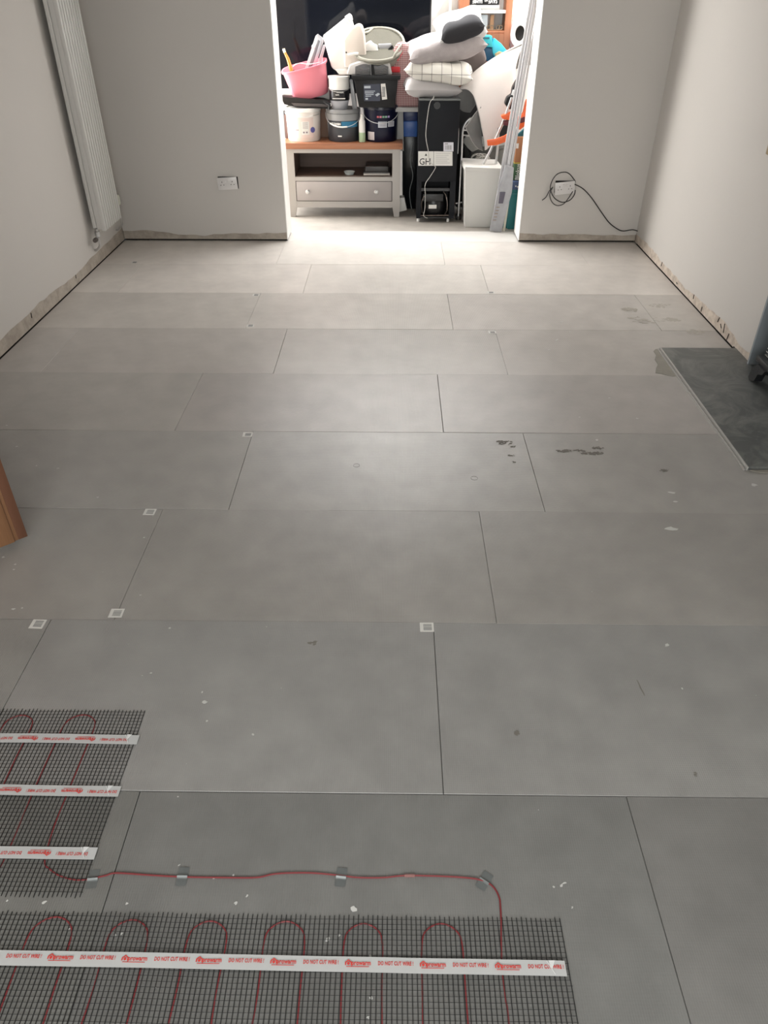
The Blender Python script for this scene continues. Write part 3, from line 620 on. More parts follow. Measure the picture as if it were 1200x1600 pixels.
# pine bookcase
pine = wood('pine', (.36, .14, .07), (.27, .10, .045), 'Z', .8)
Yb = 5.93; bx0, bx1 = at(717, 40, Yb).x, at(797, 60, Yb).x; 
t = thing('bookcase', 'orange pine bookcase against the far wall behind the cushions', 'bookcase', ((bx0+bx1)/2, 6.03, 0))
for a, c_ in ((bx0, bx0+.075), (bx1-.05, bx1)): b = new(); lo_hi(b, (a, Yb, 0), (c_, YX-.005, 1.9), .003); obj('side_panel', b, pine, t)
zs = at(750, 48, Yb).z; zt = at(750, 16, Yb).z
b = new(); lo_hi(b, (bx0+.075, YX-.02, 0), (bx1-.05, YX-.008, 1.9)); obj('back_panel', b, paintw, t)
for z, h_ in ((zs-.02, .02), (zt-.02, .02), (.55, .02), (.1, .02), (1.85, .05)): b = new(); lo_hi(b, (bx0+.075, Yb+.004, z), (bx1-.05, YX-.02, z+h_), .002); obj('shelf', b, pine if z != zt-.02 else paintw, t)
b = new(); lo_hi(b, (bx0+.075, Yb, zs-.30), (bx1-.05, Yb+.02, zs-.02)); obj('front_panel', b, pine, t)
zt2 = zt+.0005
t = thing('book', 'black book lying upside down on the bookcase, large white title on its spine', 'book', ((bx0+bx1)/2, Yb+.08, zt2+.034), 'books stacked flat in the bookcase')
cx = at(757, 6, Yb).x
b = new(); lo_hi(b, (cx-.115, Yb+.005, zt2+.034), (cx+.115, Yb+.18, zt2+.085), .002); obj('cover', b, blackp, t)
b = new(); text_bm(b, 'SAVE', .040, facing((cx+.065, Yb+.004, zt2+.060)) @ Matrix.Rotation(PI, 4, 'Z'), .0005, .0008, .8); text_bm(b, 'with', .022, facing((cx+.012, Yb+.004, zt2+.060)) @ Matrix.Rotation(PI, 4, 'Z'), .0005, 0, .7); text_bm(b, 'JAMIE', .040, facing((cx-.056, Yb+.004, zt2+.060)) @ Matrix.Rotation(PI, 4, 'Z'), .0005, .0008, .8); obj('spine_title', b, paintw, t, smooth=False)
t = thing('book', 'grey book under the black book in the bookcase', 'book', ((bx0+bx1)/2, Yb+.08, zt2), 'books stacked flat in the bookcase')
b = new(); lo_hi(b, (cx-.12, Yb+.005, zt2), (cx+.12, Yb+.18, zt2+.033), .002); obj('cover', b, mat('grey_cover', (.42, .41, .40), .5), t)
for px0, px1, c_, nm, l in ((744, 762, (.42, .44, .47), 'photo_frame', 'grey picture frame standing on the bookcase shelf'), (766, 772, (.30, .16, .08), 'wooden_ornament', 'narrow brown wooden post ornament standing on the bookcase shelf')):
    a, c2 = at(px0, 30, Yb+.03), at(px1, 30, Yb+.03); b = new(); lo_hi(b, (a.x, Yb+.03, zs+.0005), (c2.x, Yb+.05, zt-.03), .003); solo(nm, b, mat(nm+'_m', c_, .5), l, 'picture frame' if 'frame' in nm else 'ornament')
b = new(); q = at(778, 45, Yb+.03)
for dx in (0, .022, -.05, -.075): tube(b, [(q.x+dx+.014*math.cos(i*PI/6), Yb+.03, zs+.02+.014*math.sin(i*PI/6)) for i in range(12)], .0035, 6, closed=True)
tube(b, [(q.x-.09, Yb+.03, zs+.004), (q.x+.035, Yb+.03, zs+.004)], .004, 6)
solo('wire_ornament', b, mat('bronze_wire', (.25, .18, .12), .35, .8), 'small wire loop ornament on the bookcase shelf', 'ornament')
# things leaning between television and bookcase
b = new(); slab(b, [(673, 62), (673, 48), (679, 28), (689, 10), (699, -8), (716, -22), (716, 62)], 6.0, .03, .008); solo('ironing_board', b, mat('grey_felt', (.40, .39, .37), .8), 'grey board with a curved edge leaning between television and bookcase', 'board')
b = new(); slab(b, [(701, 60), (702, -20), (706, -20), (705, 60)], 5.95, .03, .003); solo('batten', b, mat('pale_wood', (.74, .66, .50), .6), 'thin pale wooden batten standing beside the pine bookcase', 'batten')

# ------------------------------------------------------------------ paint tubs on the stand
def tub(label, pxc, halfpx, z0, ptop, body, lidm, group, Yf=5.53, lidh=.03, taper=.93, sq=None, name='paint_tub', cat='paint tub'):
    r = W(halfpx); Yc = Yf+r; X = at(pxc, 200, Yc-.0).x; h = at(pxc, ptop, Yf).z-z0
    t = thing(name, label, cat, (X, Yc, z0), group); Mx = TR((X, Yc, z0))
    b = new(); lathe(b, [(r*taper*.97, 0), (r*taper, .006), (r*.985, h-lidh)], Mx, 48, power=sq); bd = obj('body', b, body, t)
    b = new(); lathe(b, [(r*.99, h-lidh), (r*1.02, h-lidh+.002), (r*1.02, h-.006), (r*1.0, h), (r*.93, h), (r*.92, h-.006), (0, h-.006)], Mx, 48, power=sq); obj('lid', b, lidm, t)
    return t, X, Yc, r, h, bd
def patch(bm, X, Yc, z0, r0, r1, za, zb, h, a0, a1, off=.0008, n=36):
    """label wrapped on the tapered body between angles a0..a1 (degrees, 0 = towards the camera, + = right)"""
    L = []
    for z in (za, zb):
        rr = r0+(r1-r0)*z/(h-.03)+off+.0006; L.append([Vector((X+rr*math.sin(math.radians(a0+(a1-a0)*k/n)), Yc-rr*math.cos(math.radians(a0+(a1-a0)*k/n)), z0+z)) for k in range(n+1)])
    loft(bm, L)
def handle(t, X, Yc, z0, r, h, drop, m, grip=None, rad=.0022):
    b = new(); P = []; 
    for k in range(0, 13):
        a = -90+180*k/12; P.append(Vector((X+(r+.006)*math.sin(math.radians(a)), Yc-(r+.010)*math.cos(math.radians(a)), z0+h-drop*math.cos(math.radians(a))**.8 if abs(a) < 89 else z0+h)))
    tube(b, P, rad, 6, smooth=2); hd = obj('handle', b, m, t)
    if grip: b = new(); Q = P[grip[0]:grip[1]]; tube(b, Q, .006, 8); obj('grip', b, white, hd)
wbody = mat('tub_white', (.80, .755, .715), .4)
t, X, Yc, r, h, bd = tub('white plastic paint tub with a pinkish label on the left of the stand', 475, 27, ST+.0005, 170, wbody, white, 'tubs standing on the stand')
R0_, R1_ = r*.93, r*.985
b = new(); patch(b, X, Yc, ST, R0_, R1_, .03, .175, h, -48, 40); lb = obj('label', b, mat('pink_grey_label', (.72, .60, .56), .5), bd)
b = new(); patch(b, X, Yc, ST, R0_, R1_, .055, .150, h, -2, 24, .0014); obj('label_panel', b, paper, bd)
b = new(); patch(b, X, Yc, ST, R0_, R1_, .086, .092, h, -24, -12, .0020)
for k in range(7): patch(b, X, Yc, ST, R0_, R1_, .100+k*.007, .102+k*.007, h, 2, 20, .0020)
for a in (2, 12): patch(b, X, Yc, ST, R0_, R1_, .066, .078, h, a, a+6, .0020)
obj('label_print', b, mat('print_grey', (.25, .22, .25), .6), bd)
b = new(); aa = math.radians(36); rr = r*.965+.0025; lathe(b, [(.021, 0), (.021, .0006), (0, .0006)], Matrix.Translation((X+rr*math.sin(aa), Yc-rr*math.cos(aa), ST+.088)) @ Matrix.Rotation(aa, 4, 'Z') @ FACE, 24); obj('round_badge', b, mat('badge_blue', (.09, .09, .30), .5), bd)
b = new(); patch(b, X, Yc, ST, R0_, R1_, .12, .175, h, -70, -48, .0012); obj('label_side', b, paper, bd)
handle(t, X, Yc, ST, r, h-.035, .02, steel)
gb = mat('tub_charcoal', (.045, .05, .06), .35); gl = mat('tub_grey_lid', (.24, .245, .25), .3)
t, X, Yc, r, h, bd = tub('charcoal paint tub with a grey lid and a blue band, middle of the stand', 537, 26, ST+.0005, 172, gb, gl, 'tubs standing on the stand')
R0_, R1_ = r*.93, r*.985
b = new(); patch(b, X, Yc, ST, R0_, R1_, .155, h-.031, h, -90, 90); obj('collar', b, mat('collar_grey', (.28, .285, .29), .35), bd)
b = new(); patch(b, X, Yc, ST, R0_, R1_, .108, .150, h, -4, 60, .001); obj('blue_band', b, mat('band_blue', (.03, .20, .36), .45), bd)
b = new(); text_bm(b, 'TOUGH', .022, Matrix.Translation((X-.052, Yc-r*.965, ST+.133)) @ Matrix.Rotation(-.38, 4, 'Z') @ FACE, .003, .0006); patch(b, X, Yc, ST, R0_, R1_, .040, .050, h, -18, -4, .0015); obj('label_print', b, paper, bd, smooth=False)
handle(t, X, Yc, ST, r, h-.03, .09, mat('pale_wire', (.68, .69, .70), .3), (3, 8))
nb = mat('tub_navy', (.006, .007, .026), .35, spec=.3); nl = mat('tub_navy_lid', (.022, .024, .038), .3)
t, X, Yc, r, h, bd = tub('dark navy paint tub with coloured squares on its rim, right of the stand', 595, 27, ST+.0005, 166, nb, nl, 'tubs standing on the stand')
R0_, R1_ = r*.93, r*.985
for k, c_ in enumerate([(.55, .12, .14), (.60, .22, .30), (.25, .45, .30), (.30, .50, .40), (.40, .30, .55)]):
    b = new(); patch(b, X, Yc, ST, R0_, R1_, .178, .192, h, -12+k*9, -5+k*9, .001, 4); obj('colour_square', b, mat('square_%s' % 'abcde'[k], c_, .5), bd)
b = new(); patch(b, X, Yc, ST, R0_, R1_, .108, .152, h, -8, 22, .001); obj('label', b, mat('label_blue_white', (.55, .58, .64), .5), bd)
b = new(); patch(b, X, Yc, ST, R0_, R1_, .112, .152, h, 26, 52, .001); obj('label', b, mat('label_blue_white', (.55, .58, .64), .5), bd)
b = new(); patch(b, X, Yc, ST, R0_, R1_, .015, .075, h, -50, -22, .001); obj('label', b, mat('label_pale_pink', (.66, .60, .62), .5), bd)
b = new()
for k in range(4): patch(b, X, Yc, ST, R0_, R1_, .118+k*.008, .121+k*.008, h, -4, 18, .0016); patch(b, X, Yc, ST, R0_, R1_, .118+k*.008, .121+k*.008, h, 29, 47, .0016)
obj('label_print', b, mat('print_grey', (.25, .22, .25), .6), bd)
handle(t, X, Yc, ST, r, h-.02, .10, mat('pale_wire', (.68, .69, .70), .3))
ztub = ST+h
# bottle, box and books between and behind the tubs
p = at(566, 222, 5.56); t = thing('bottle', 'white bottle with a pale green base between the charcoal and navy tubs', 'bottle', (p.x, 5.56, ST))
b = new(); lathe(b, [(.024, .0005), (.026, .004), (.026, .15), (.012, .17), (.012, .20), (0, .201)], TR((p.x, 5.57, ST)), 24); bb = obj('body', b, white, t)
b = new(); lathe(b, [(.0266, .002), (.0266, .07)], TR((p.x, 5.57, ST)), 24); obj('green_sleeve', b, mat('pale_green', (.42, .56, .36), .5), t)
b = new(); slab(b, [(498, 172), (518, 172), (518, 216), (498, 216)], 5.78, .12, .002); bmesh.ops.translate(b, verts=b.verts[:], vec=(0, 0, ST+.0005-min(v.co.z for v in b.verts))); solo('cardboard_box', b, mat('brown_card', (.36, .24, .18), .8, var=.1), 'brown box standing on the stand behind the white and charcoal tubs', 'box')
for k, (a, c_, col_, l) in enumerate([(436, 441, (.05, .20, .30), 'slim blue book standing at the left end of the stand'), (441, 445, (.03, .03, .04), 'black book standing beside the blue one on the stand'), (445, 451, (.16, .10, .09), 'dark brown book standing behind the white tub, beside the black one')]):
    p0, p1 = at(a, 200, 5.72), at(c_, 200, 5.72); b = new(); lo_hi(b, (p0.x, 5.72, ST+.0005), (p1.x-.001, 5.88, ST+.20-.012*k), .002); solo('book', b, mat('book_%s' % 'abc'[k], col_, .5), l, 'book', 'books standing at the left end of the stand')

# ------------------------------------------------------------------ second tier on the tubs
zl = ztub
t = thing('roller_tray', 'black plastic roller tray lying over the white tub under the pink bucket', 'tray', at(475, 168, 5.6))
b = new(); slab(b, [(438, 151), (470, 154), (504, 156), (516, 161), (512, 170), (463, 168), (444, 163)], 5.56, .26, .004); obj('tray_body', b, mat('tray_black', (.009, .008, .008), .45, spec=.3), t)
b = new(); slab(b, [(455, 161), (512, 163), (512, 167), (460, 166)], 5.552, .01, .002); obj('front_rib', b, mat('rib_grey', (.07, .06, .06), .4), t)
b = new(); tube(b, [at(506, 158, 5.55), at(515, 164, 5.53), at(514, 171, 5.53)], .012, 8); obj('tray_handle', b, blackp, t)
b = new(); slab(b, [(432, 143), (470, 143), (525, 140), (528, 154), (500, 157), (434, 150)], 5.70, .20, .004); solo('paper_stack', b, white, 'white flat carton under the pink bucket, behind the black tray', 'carton')
# pink bucket
pk = mat('pink_plastic', (.72, .22, .28), .4)
A = at(486, 150, 5.66); B = at(478, 101, 5.66); ax = (B-A); hh = ax.length; rot = math.atan2(ax.x, ax.z)
Mx = Matrix.Translation(A+Vector((0, .04, 0))) @ Matrix.Rotation(rot-.08, 4, 'Y') @ Matrix.Rotation(.12, 4, 'X')
t = thing('bucket', 'pink plastic bucket tilted on top of the tubs with tools sticking out', 'bucket', A)
rb_, rt_ = W(27), W(33)
b = new(); lathe(b, [(rb_*.95, 0), (rb_, .006), (rt_, hh-.012), (rt_*1.06, hh-.012), (rt_*1.06, hh), (rt_*.98, hh), (rb_*.96, .01), (0, .008)], Mx, 48, sy=.72, power=3.2); obj('body', b, pk, t)
b = new(); tube(b, [Mx @ Vector((-rt_*.5, -.0, hh+.01)), Mx @ Vector((-rt_*.2, -.05, hh+.03)), Mx @ Vector((rt_*.3, -.06, hh+.008)), Mx @ Vector((rt_*.8, -.04, hh))], .002, 6, smooth=5); obj('wire_handle', b, steel, t)
t = thing('paint_brush', 'brush with an orange handle standing in the pink bucket', 'brush', at(455, 100, 5.68))
b = new(); tube(b, [at(456, 112, 5.69), at(450, 92, 5.69), at(445, 82, 5.68)], lambda f: .015-.006*f, 10); obj('handle', b, mat('orange_handle', (.72, .26, .05), .4), t)
b = new(); tube(b, [at(445, 82, 5.68), at(443, 76, 5.68)], .010, 10); obj('handle_tip', b, mat('pale_yellow', (.85, .80, .55), .5), t)
b = new(); tube(b, [at(460, 124, 5.70), at(456, 110, 5.69)], .021, 8); obj('ferrule', b, mat('dark_copper', (.15, .06, .04), .4), t)
t = thing('spirit_level', 'grey metal spirit level standing up out of the pink bucket', 'level', at(482, 100, 5.70))
b = new(); slab(b, [(473, 118), (493, 56), (496, 53), (505, 60), (505, 66), (488, 118)], 5.70, .03, .003); lv = obj('body', b, alu, t)
b = new(); slab(b, [(480, 110), (497, 62), (500, 64), (486, 110)], 5.695, .006, .001); obj('web', b, mat('level_dark', (.20, .20, .22), .4, .5), lv)
b = new(); lathe(b, [(.014, 0), (.015, .004), (.010, .009), (0, .010)], Matrix.Translation(at(490, 73, 5.694)) @ FACE, 20); obj('vial', b, mat('vial_pale', (.75, .76, .78), .15), lv)
b = new(); slab(b, [(491, 116), (505, 70), (509, 70), (497, 116)], 5.74, .02, .002); solo('plastic_strip', b, mat('pale_strip', (.66, .65, .67), .4), 'pale strip standing beside the spirit level in the pink bucket', 'strip')
# stacked small tins
pc = at(531, 172, 5.62); r = W(15.5); 
t = thing('plastic_beaker', 'clear grey plastic beaker standing on the charcoal tub under the small tin', 'beaker', (pc.x, 5.62, zl))
za, zb, zc, zd = at(531, 172, 5.54).z, at(531, 158, 5.54).z, at(531, 141, 5.54).z, at(531, 120, 5.54).z
b = new(); lathe(b, [(r*.75, za), (r*.93, zb), (r*.90, zb), (r*.70, za+.004), (0, za+.003)], TR((pc.x, 5.62, 0)), 32); obj('body', b, mat('clear_grey', (.50, .51, .55), .15, alpha=.75), t)
t = thing('paint_tin', 'small tin with a black label and a white lid standing on the clear beaker', 'tin', (pc.x, 5.62, zb))
b = new(); lathe(b, [(r*.97, zb+.001), (r*.98, zb+.005), (r*.98, zc)], TR((pc.x, 5.62, 0)), 36); bd = obj('body', b, mat('tin_black', (.012, .012, .014), .3), t)
b = new(); lathe(b, [(r*.99, zc), (r*1.0, zc+.002), (r*1.0, zd-.014), (r*1.07, zd-.014), (r*1.07, zd), (r*.96, zd), (0, zd-.004)], TR((pc.x, 5.62, 0)), 36); obj('lid', b, white, t)
b = new(); text_bm(b, 'UNIVERSAL', .014, facing((pc.x+.012, 5.62-r*1.0, zb+.06)), .001, .0003, .8); text_bm(b, 'WHITE', .012, facing((pc.x-.012, 5.62-r*1.0, zb+.042)), .001, .0003, .8); lo_hi(b, (pc.x-.05, 5.62-r*.99, zb+.014), (pc.x+.05, 5.62-r*.87, zb+.020)); obj('label_print', b, paper, bd, smooth=False)
b = new(); P = [Vector((pc.x+(r+.004)*math.sin(a), 5.62-(r+.006)*math.cos(a), zc+.012-.022*math.cos(a))) for a in [math.radians(-90+15*k) for k in range(13)]]; tube(b, P, .0018, 6, smooth=2); obj('handle', b, steel, t)
b = new(); slab(b, [(546, 124), (551, 124), (558, 172), (551, 172)], 5.60, .08, .002); solo('glass_jar', b, mat('grey_jar', (.30, .31, .33), .2), 'grey pot wedged between the small tin and the black crate', 'pot')
# black storage crate
t = thing('storage_crate', 'black plastic storage crate with a label on its front, on the navy tub', 'crate', at(588, 170, 5.6))
b = new(); slab(b, [(553, 124), (622, 124), (617, 168), (561, 168)], 5.50, .34, .004); bd = obj('body', b, mat('crate_black', (.009, .009, .010), .4, spec=.3), t)
b = new(); slab(b, [(549, 118), (626, 118), (625, 125), (550, 125)], 5.488, .365, .003); obj('rim', b, mat('crate_black', (.009, .009, .010), .4, spec=.3), t)
b = new(); slab(b, [(568, 132), (594, 131), (594, 158), (569, 158)], 5.499, .003, 0); lb = obj('label', b, mat('label_navy', (.03, .035, .06), .4), bd)
b = new(); slab(b, [(595, 131), (602, 130.5), (605, 155), (597, 156)], 5.498, .003, 0); bs = obj('price_sticker', b, paper, bd)
b = new(); slab(b, [(569, 134.5), (579, 134), (579, 138), (569, 138)], 5.4985, .001, 0)
for k, (a, c_) in enumerate([(570, 586), (570, 584), (571, 584), (571, 580)]): slab(b, [(a, 142+k*2.6), (c_, 141.8+k*2.6), (c_, 143+k*2.6), (a, 143.3+k*2.6)], 5.4985, .001, 0)
slab(b, [(571, 153), (575, 153), (575, 156), (571, 156)], 5.4985, .001, 0); slab(b, [(586, 148), (591, 145), (594, 147), (589, 151)], 5.4985, .001, 0); obj('label_print', b, mat('print_pale', (.45, .50, .55), .6), lb, smooth=False)
b = new()
for k in range(8): slab(b, [(597, 136+k*2), (602, 135.8+k*2), (602, 136.8+k*2), (597, 137+k*2)], 5.4975, .001, 0)
obj('barcode', b, ink, bs, smooth=False)
# striped wrapped bundle on the crate
t = thing('wrapped_bundle', 'grey striped bundle in clear wrap lying on the black crate', 'bundle', at(580, 118, 5.6))
b = new(); slab(b, [(541, 117), (546, 101), (560, 96), (600, 95), (609, 98), (613, 117)], 5.55, .24, .012, 3); obj('body', b, mat('wrap_pale', (.60, .58, .57), .25, var=.2, vscale=20), t)
b = new()
for k in range(7):
    for s in (-1, 1): tube(b, [at(581, 103+k*1.9, 5.545), at(581+s*14, 101+k*2.2, 5.545), at(581+s*26, 104+k*2.0+1, 5.547)], .0028, 5, smooth=3)
obj('ribs', b, mat('rib_dark', (.06, .06, .065), .4), t)
b = new(); tube(b, [at(581, 101, 5.54), at(582, 118, 5.53)], lambda f: .014+.004*f, 10); obj('grip', b, blackp, t)
b = new(); slab(b, [(611, 104), (625, 105), (625, 113), (612, 113)], 5.60, .10, .003); solo('red_box', b, mat('red_card', (.62, .02, .03), .5), 'small bright red box between the bundle and the checked bag', 'box')
# white bins
t = thing('storage_bin', 'large white plastic bin tipped up on end behind the pink bucket', 'bin', at(533, 112, 5.7))
b = new(); slab(b, [(504, 56), (540, 27), (547, 30), (556, 60), (566, 113), (530, 114), (518, 106)], 5.66, .30, .014, 3); obj('body', b, mat('bin_white', (.70, .69, .67), .4), t)
b = new(); slab(b, [(538, 26), (543, 22.5), (547, 26), (549, 34), (545, 36)], 5.645, .32, .006); obj('rim_corner', b, mat('bin_white', (.70, .69, .67), .4), t)
b = new(); slab(b, [(523, 108), (560, 108), (560, 117), (530, 117)], 5.64, .2, .008); obj('base_ridge', b, mat('bin_warm_white', (.74, .70, .67), .4), t)  # ridge in a slightly warmer white
t = thing('plastic_jerrycan', 'cream plastic canister leaning on the white bin beside the fabric basket', 'canister', at(555, 100, 5.64))
b = new(); slab(b, [(536, 62), (548, 44), (559, 37), (565, 39), (569, 50), (574, 104), (538, 106)], 5.60, .16, .016, 3); obj('body', b, mat('canister_cream', (.66, .59, .53), .4), t)
b = new(); tube(b, [at(543, 86, 5.58), at(553, 84, 5.575), at(560, 84, 5.58)], .009, 10); obj('grip', b, white, t)
b = new(); lathe(b, [(.006, 0), (.006, .004), (0, .004)], Matrix.Translation(at(541, 82, 5.595)) @ FACE, 12); obj('hole', b, void, t)
# fabric basket
fab = mat('basket_linen', (.31, .30, .255), .9, var=.2, vscale=30, bump=.6, bscale=250); fabd = mat('basket_lining', (.10, .095, .075), .9, var=.25, vscale=12, bump=.5, bscale=150)
P0 = at(590, 69, 5.70); Mx = Matrix.Translation(P0) @ Matrix.Rotation(-.03, 4, 'Y') @ Matrix.Rotation(.52, 4, 'X')
t = thing('fabric_basket', 'round grey linen basket tipped towards the room on top of the pile', 'basket', P0)
r = W(39); H = .15
b = new(); lathe(b, [(r*.80, -H), (r*.92, -H*.5), (r, 0), (r*.985, .006), (r*.965, 0), (r*.90, -H*.5), (r*.78, -H+.01), (0, -H+.01)], Mx, 56); obj('body', b, fab, t)
b = new(); lathe(b, [(r*.962, -.004), (r*.895, -H*.5), (r*.775, -H+.012), (0, -H+.012)], Mx, 56); obj('lining', b, fabd, t)
b = new(); tube(b, [Mx @ Vector((r*math.cos(a), r*math.sin(a), .004*math.sin(3*a))) for a in [i*PI/18 for i in range(36)]], .010, 8, closed=True)
tube(b, [Mx @ Vector((r*1.0*math.cos(a), r*1.0*math.sin(a), -.022+.004*math.sin(2*a))) for a in [i*PI/18 for i in range(36)]], .005, 6, closed=True); obj('rolled_rim', b, fab, t)
b = new(); tube(b, [Mx @ Vector((r*.6, -r*.82, .0)), Mx @ Vector((r*.7, -r*.72, .03)), Mx @ Vector((r*.92, -r*.25, .03)), Mx @ Vector((r*.98, r*.05, .0))], .009, 8, smooth=5); obj('carry_handle', b, fab, t)
b = new(); tube(b, [Mx @ Vector((-r*.75, r*.60, .0)), Mx @ Vector((-r*.55, r*.6, .01)), Mx @ Vector((-r*.35, r*.75, .0)), Mx @ Vector((-r*.2, r*.95, .0))], .009, 8, smooth=5); obj('carry_handle', b, fab, t)
t = thing('spray_bottle', 'white bottle lying in the fabric basket', 'bottle', at(577, 78, 5.66))
b = new(); slab(b, [(569, 86), (571, 68), (579, 63), (583, 68), (590, 71), (590, 78), (597, 80), (595, 84), (585, 86)], 5.64, .05, .010, 3); obj('body', b, white, t)
b = new(); slab(b, [(591, 69), (611, 68), (612, 71), (603, 80), (592, 75)], 5.66, .03, .003); solo('grey_box', b, mat('cool_grey', (.45, .46, .49), .4), 'pale grey box inside the fabric basket, right of the white bottle', 'box')
b = new(); slab(b, [(603, 81), (613, 70), (615, 74), (608, 84)], 5.645, .03, .002); slab(b, [(584, 82), (597, 82), (596, 86), (584, 86)], 5.625, .02, .002); solo('dark_case', b, blackp, 'small black case inside the fabric basket by its right rim', 'case')

# ------------------------------------------------------------------ gingham bag
def grid_mat(name, base, line, sx, sz, wd, rough=.8, axes=('X', 'Z')):
    m = mat(name, base, rough); nt = m.node_tree; N = nt.nodes; L = nt.links; b_ = N['Principled BSDF']
    tc = [n for n in N if n.type == 'TEX_COORD'][0]; sp = N.new('ShaderNodeSeparateXYZ'); L.new(tc.outputs['Object'], sp.inputs[0]); outs = []
    for o, s in zip(axes, (sx, sz)):
        a = N.new('ShaderNodeMath'); a.operation = 'MULTIPLY'; a.inputs[1].default_value = s; L.new(sp.outputs[o], a.inputs[0])
        f = N.new('ShaderNodeMath'); f.operation = 'FRACT'; L.new(a.outputs[0], f.inputs[0])
        g = N.new('ShaderNodeMath'); g.operation = 'LESS_THAN'; g.inputs[1].default_value = wd; L.new(f.outputs[0], g.inputs[0]); outs.append(g)
    mxx = N.new('ShaderNodeMath'); mxx.operation = 'ADD'; L.new(outs[0].outputs[0], mxx.inputs[0]); L.new(outs[1].outputs[0], mxx.inputs[1])
    hf = N.new('ShaderNodeMath'); hf.operation = 'MULTIPLY'; hf.inputs[1].default_value = .5 if wd > .3 else 1; hf.use_clamp = True; L.new(mxx.outputs[0], hf.inputs[0])
    mx = [n for n in N if n.type == 'MIX'][0]; mx.inputs['B'].default_value = (*line, 1); L.new(hf.outputs[0], mx.inputs['Factor']); return m
gm = grid_mat('gingham', (.66, .50, .48), (.20, .035, .045), 75, 75, .5)
b = new(); slab(b, [(606, 100), (618, 70), (628, 65), (645, 72), (656, 86), (656, 168), (618, 168), (614, 120)], 5.62, .16, .02, 3)
t = thing('checked_bag', 'red and white gingham bag squeezed between the black crate and the cushions', 'bag', at(635, 168, 5.65)); obj('body', b, gm, t)
b = new(); slab(b, [(618, 92), (626, 79), (630, 82), (622, 96)], 5.612, .004, .001); obj('red_patch', b, mat('patch_red', (.70, .16, .18), .6), t)
b = new(); slab(b, [(617, 168), (656, 168), (656, 175), (617, 175)], 5.60, .20, .003); slab(b, [(617, 172), (630, 172), (631, 236), (617, 236)], 5.70, .10, .003); solo('pale_panel', b, mat('panel_grey', (.46, .46, .45), .5), 'pale grey panel piece standing behind the right end of the stand', 'panel')

# ------------------------------------------------------------------ dark things between the stand and the black fridge
t = thing('storage_case', 'tall dark case with a blue band in the gap between stand and fridge', 'case', (.14, 5.85, 0))
b = new(); slab(b, [(629, 212), (655, 212), (655, 330), (629, 322)], 5.80, .2, .01); o_ = obj('body', b, mat('deep_black', (.008, .010, .013), .3), t)
b = new(); slab(b, [(629, 189), (655, 189), (655, 214), (629, 214)], 5.79, .21, .008); obj('blue_band', b, mat('band_cobalt', (.04, .14, .48), .35), t)
b = new(); slab(b, [(629, 174), (655, 174), (655, 190), (629, 190)], 5.80, .2, .006); obj('top', b, mat('top_navy', (.01, .03, .14), .35), t)
for o2 in (o_,):
    for v in o2.data.vertices:
        if v.co.z < .09: v.co.z = .0
b = new(); slab(b, [(624, 297), (632, 296), (636, 316), (624, 319)], 5.60, .10, .004); solo('white_dish', b, white, 'small white dish on the floor by the right leg of the stand', 'dish')
bmv = bpy.data.objects['white_dish']; bmv.location.z = .02
b = new(); tube(b, [at(644, 220, 5.79), at(641, 250, 5.785), at(645, 275, 5.785), at(640, 300, 5.785), Vector((at(643, 330, 5.785).x, 5.785, .004)), Vector((at(646, 330, 5.74).x, 5.70, .004))], .003, 6, smooth=5); solo('grey_lead', b, mat('lead_grey', (.4, .42, .42), .5), 'thin grey cable hanging down the dark case beside the black fridge', 'cable')

# ------------------------------------------------------------------ fridge seen from the back
t = thing('fridge', 'tall narrow black fridge standing with its back and compressor towards the room', 'fridge', (.35, 5.6, 0))
fx0, fx1, fy0, fy1, ft = .193, .507, 5.35, 5.82, .905
b = new(); lo_hi(b, (fx0, fy0, .315), (fx1, fy1, ft-.012), .003); lo_hi(b, (fx0, fy0, .03), (fx0+.035, fy1, .316)); lo_hi(b, (fx1-.045, fy0, .03), (fx1, fy1, .316)); lo_hi(b, (fx0, fy0+.22, .03), (fx1, fy1, .316)); obj('cabinet', b, mat('fridge_black', (.007, .008, .011), .5, spec=.2), t)
b = new(); lo_hi(b, (fx0-.003, fy0-.004, ft-.012), (fx1+.003, fy1, ft), .003); obj('top_panel', b, mat('fridge_top_grey', (.13, .14, .14), .4), t)
b = new(); lo_hi(b, (fx0+.03, fy0+.004, .03), (fx1-.04, fy0+.22, .04)); lo_hi(b, (fx0+.036, fy0+.02, .24), (fx1-.046, fy0+.04, .262)); obj('base_tray', b, mat('tray_dark', (.03, .03, .032), .4), t)
b = new(); lathe(b, [(.07, .04), (.085, .06), (.09, .12), (.08, .165), (.045, .19), (0, .195)], TR((fx0+.145, fy0+.11, 0)), 32, sx=1.15, sy=.95); cp = obj('compressor', b, mat('compressor_black', (.010, .010, .011), .3), t)
b = new(); lo_hi(b, (fx0+.10, fy0+.012, .105), (fx0+.165, fy0+.0145, .135)); obj('compressor_label', b, paper, cp)
b = new(); lo_hi(b, (fx0+.05, fy0+.03, .155), (fx0+.22, fy0+.10, .215), .006); obj('relay_box', b, mat('relay_black', (.02, .02, .021), .4), t)
b = new(); tube(b, [(fx0+.05, fy0+.05, .06), (fx0+.04, fy0+.03, .14), (fx0+.06, fy0+.03, .2)], .004, 6, smooth=4); tube(b, [(fx0+.24, fy0+.06, .05), (fx0+.255, fy0+.02, .10), (fx0+.245, fy0+.02, .19), (fx0+.22, fy0+.05, .23)], .004, 6, smooth=4); tube(b, [(fx0+.03, fy0+.01, .05), (fx0+.27, fy0+.01, .052)], .004, 6); obj('pipe', b, mat('copper_dark', (.22, .18, .16), .35, .6), t)
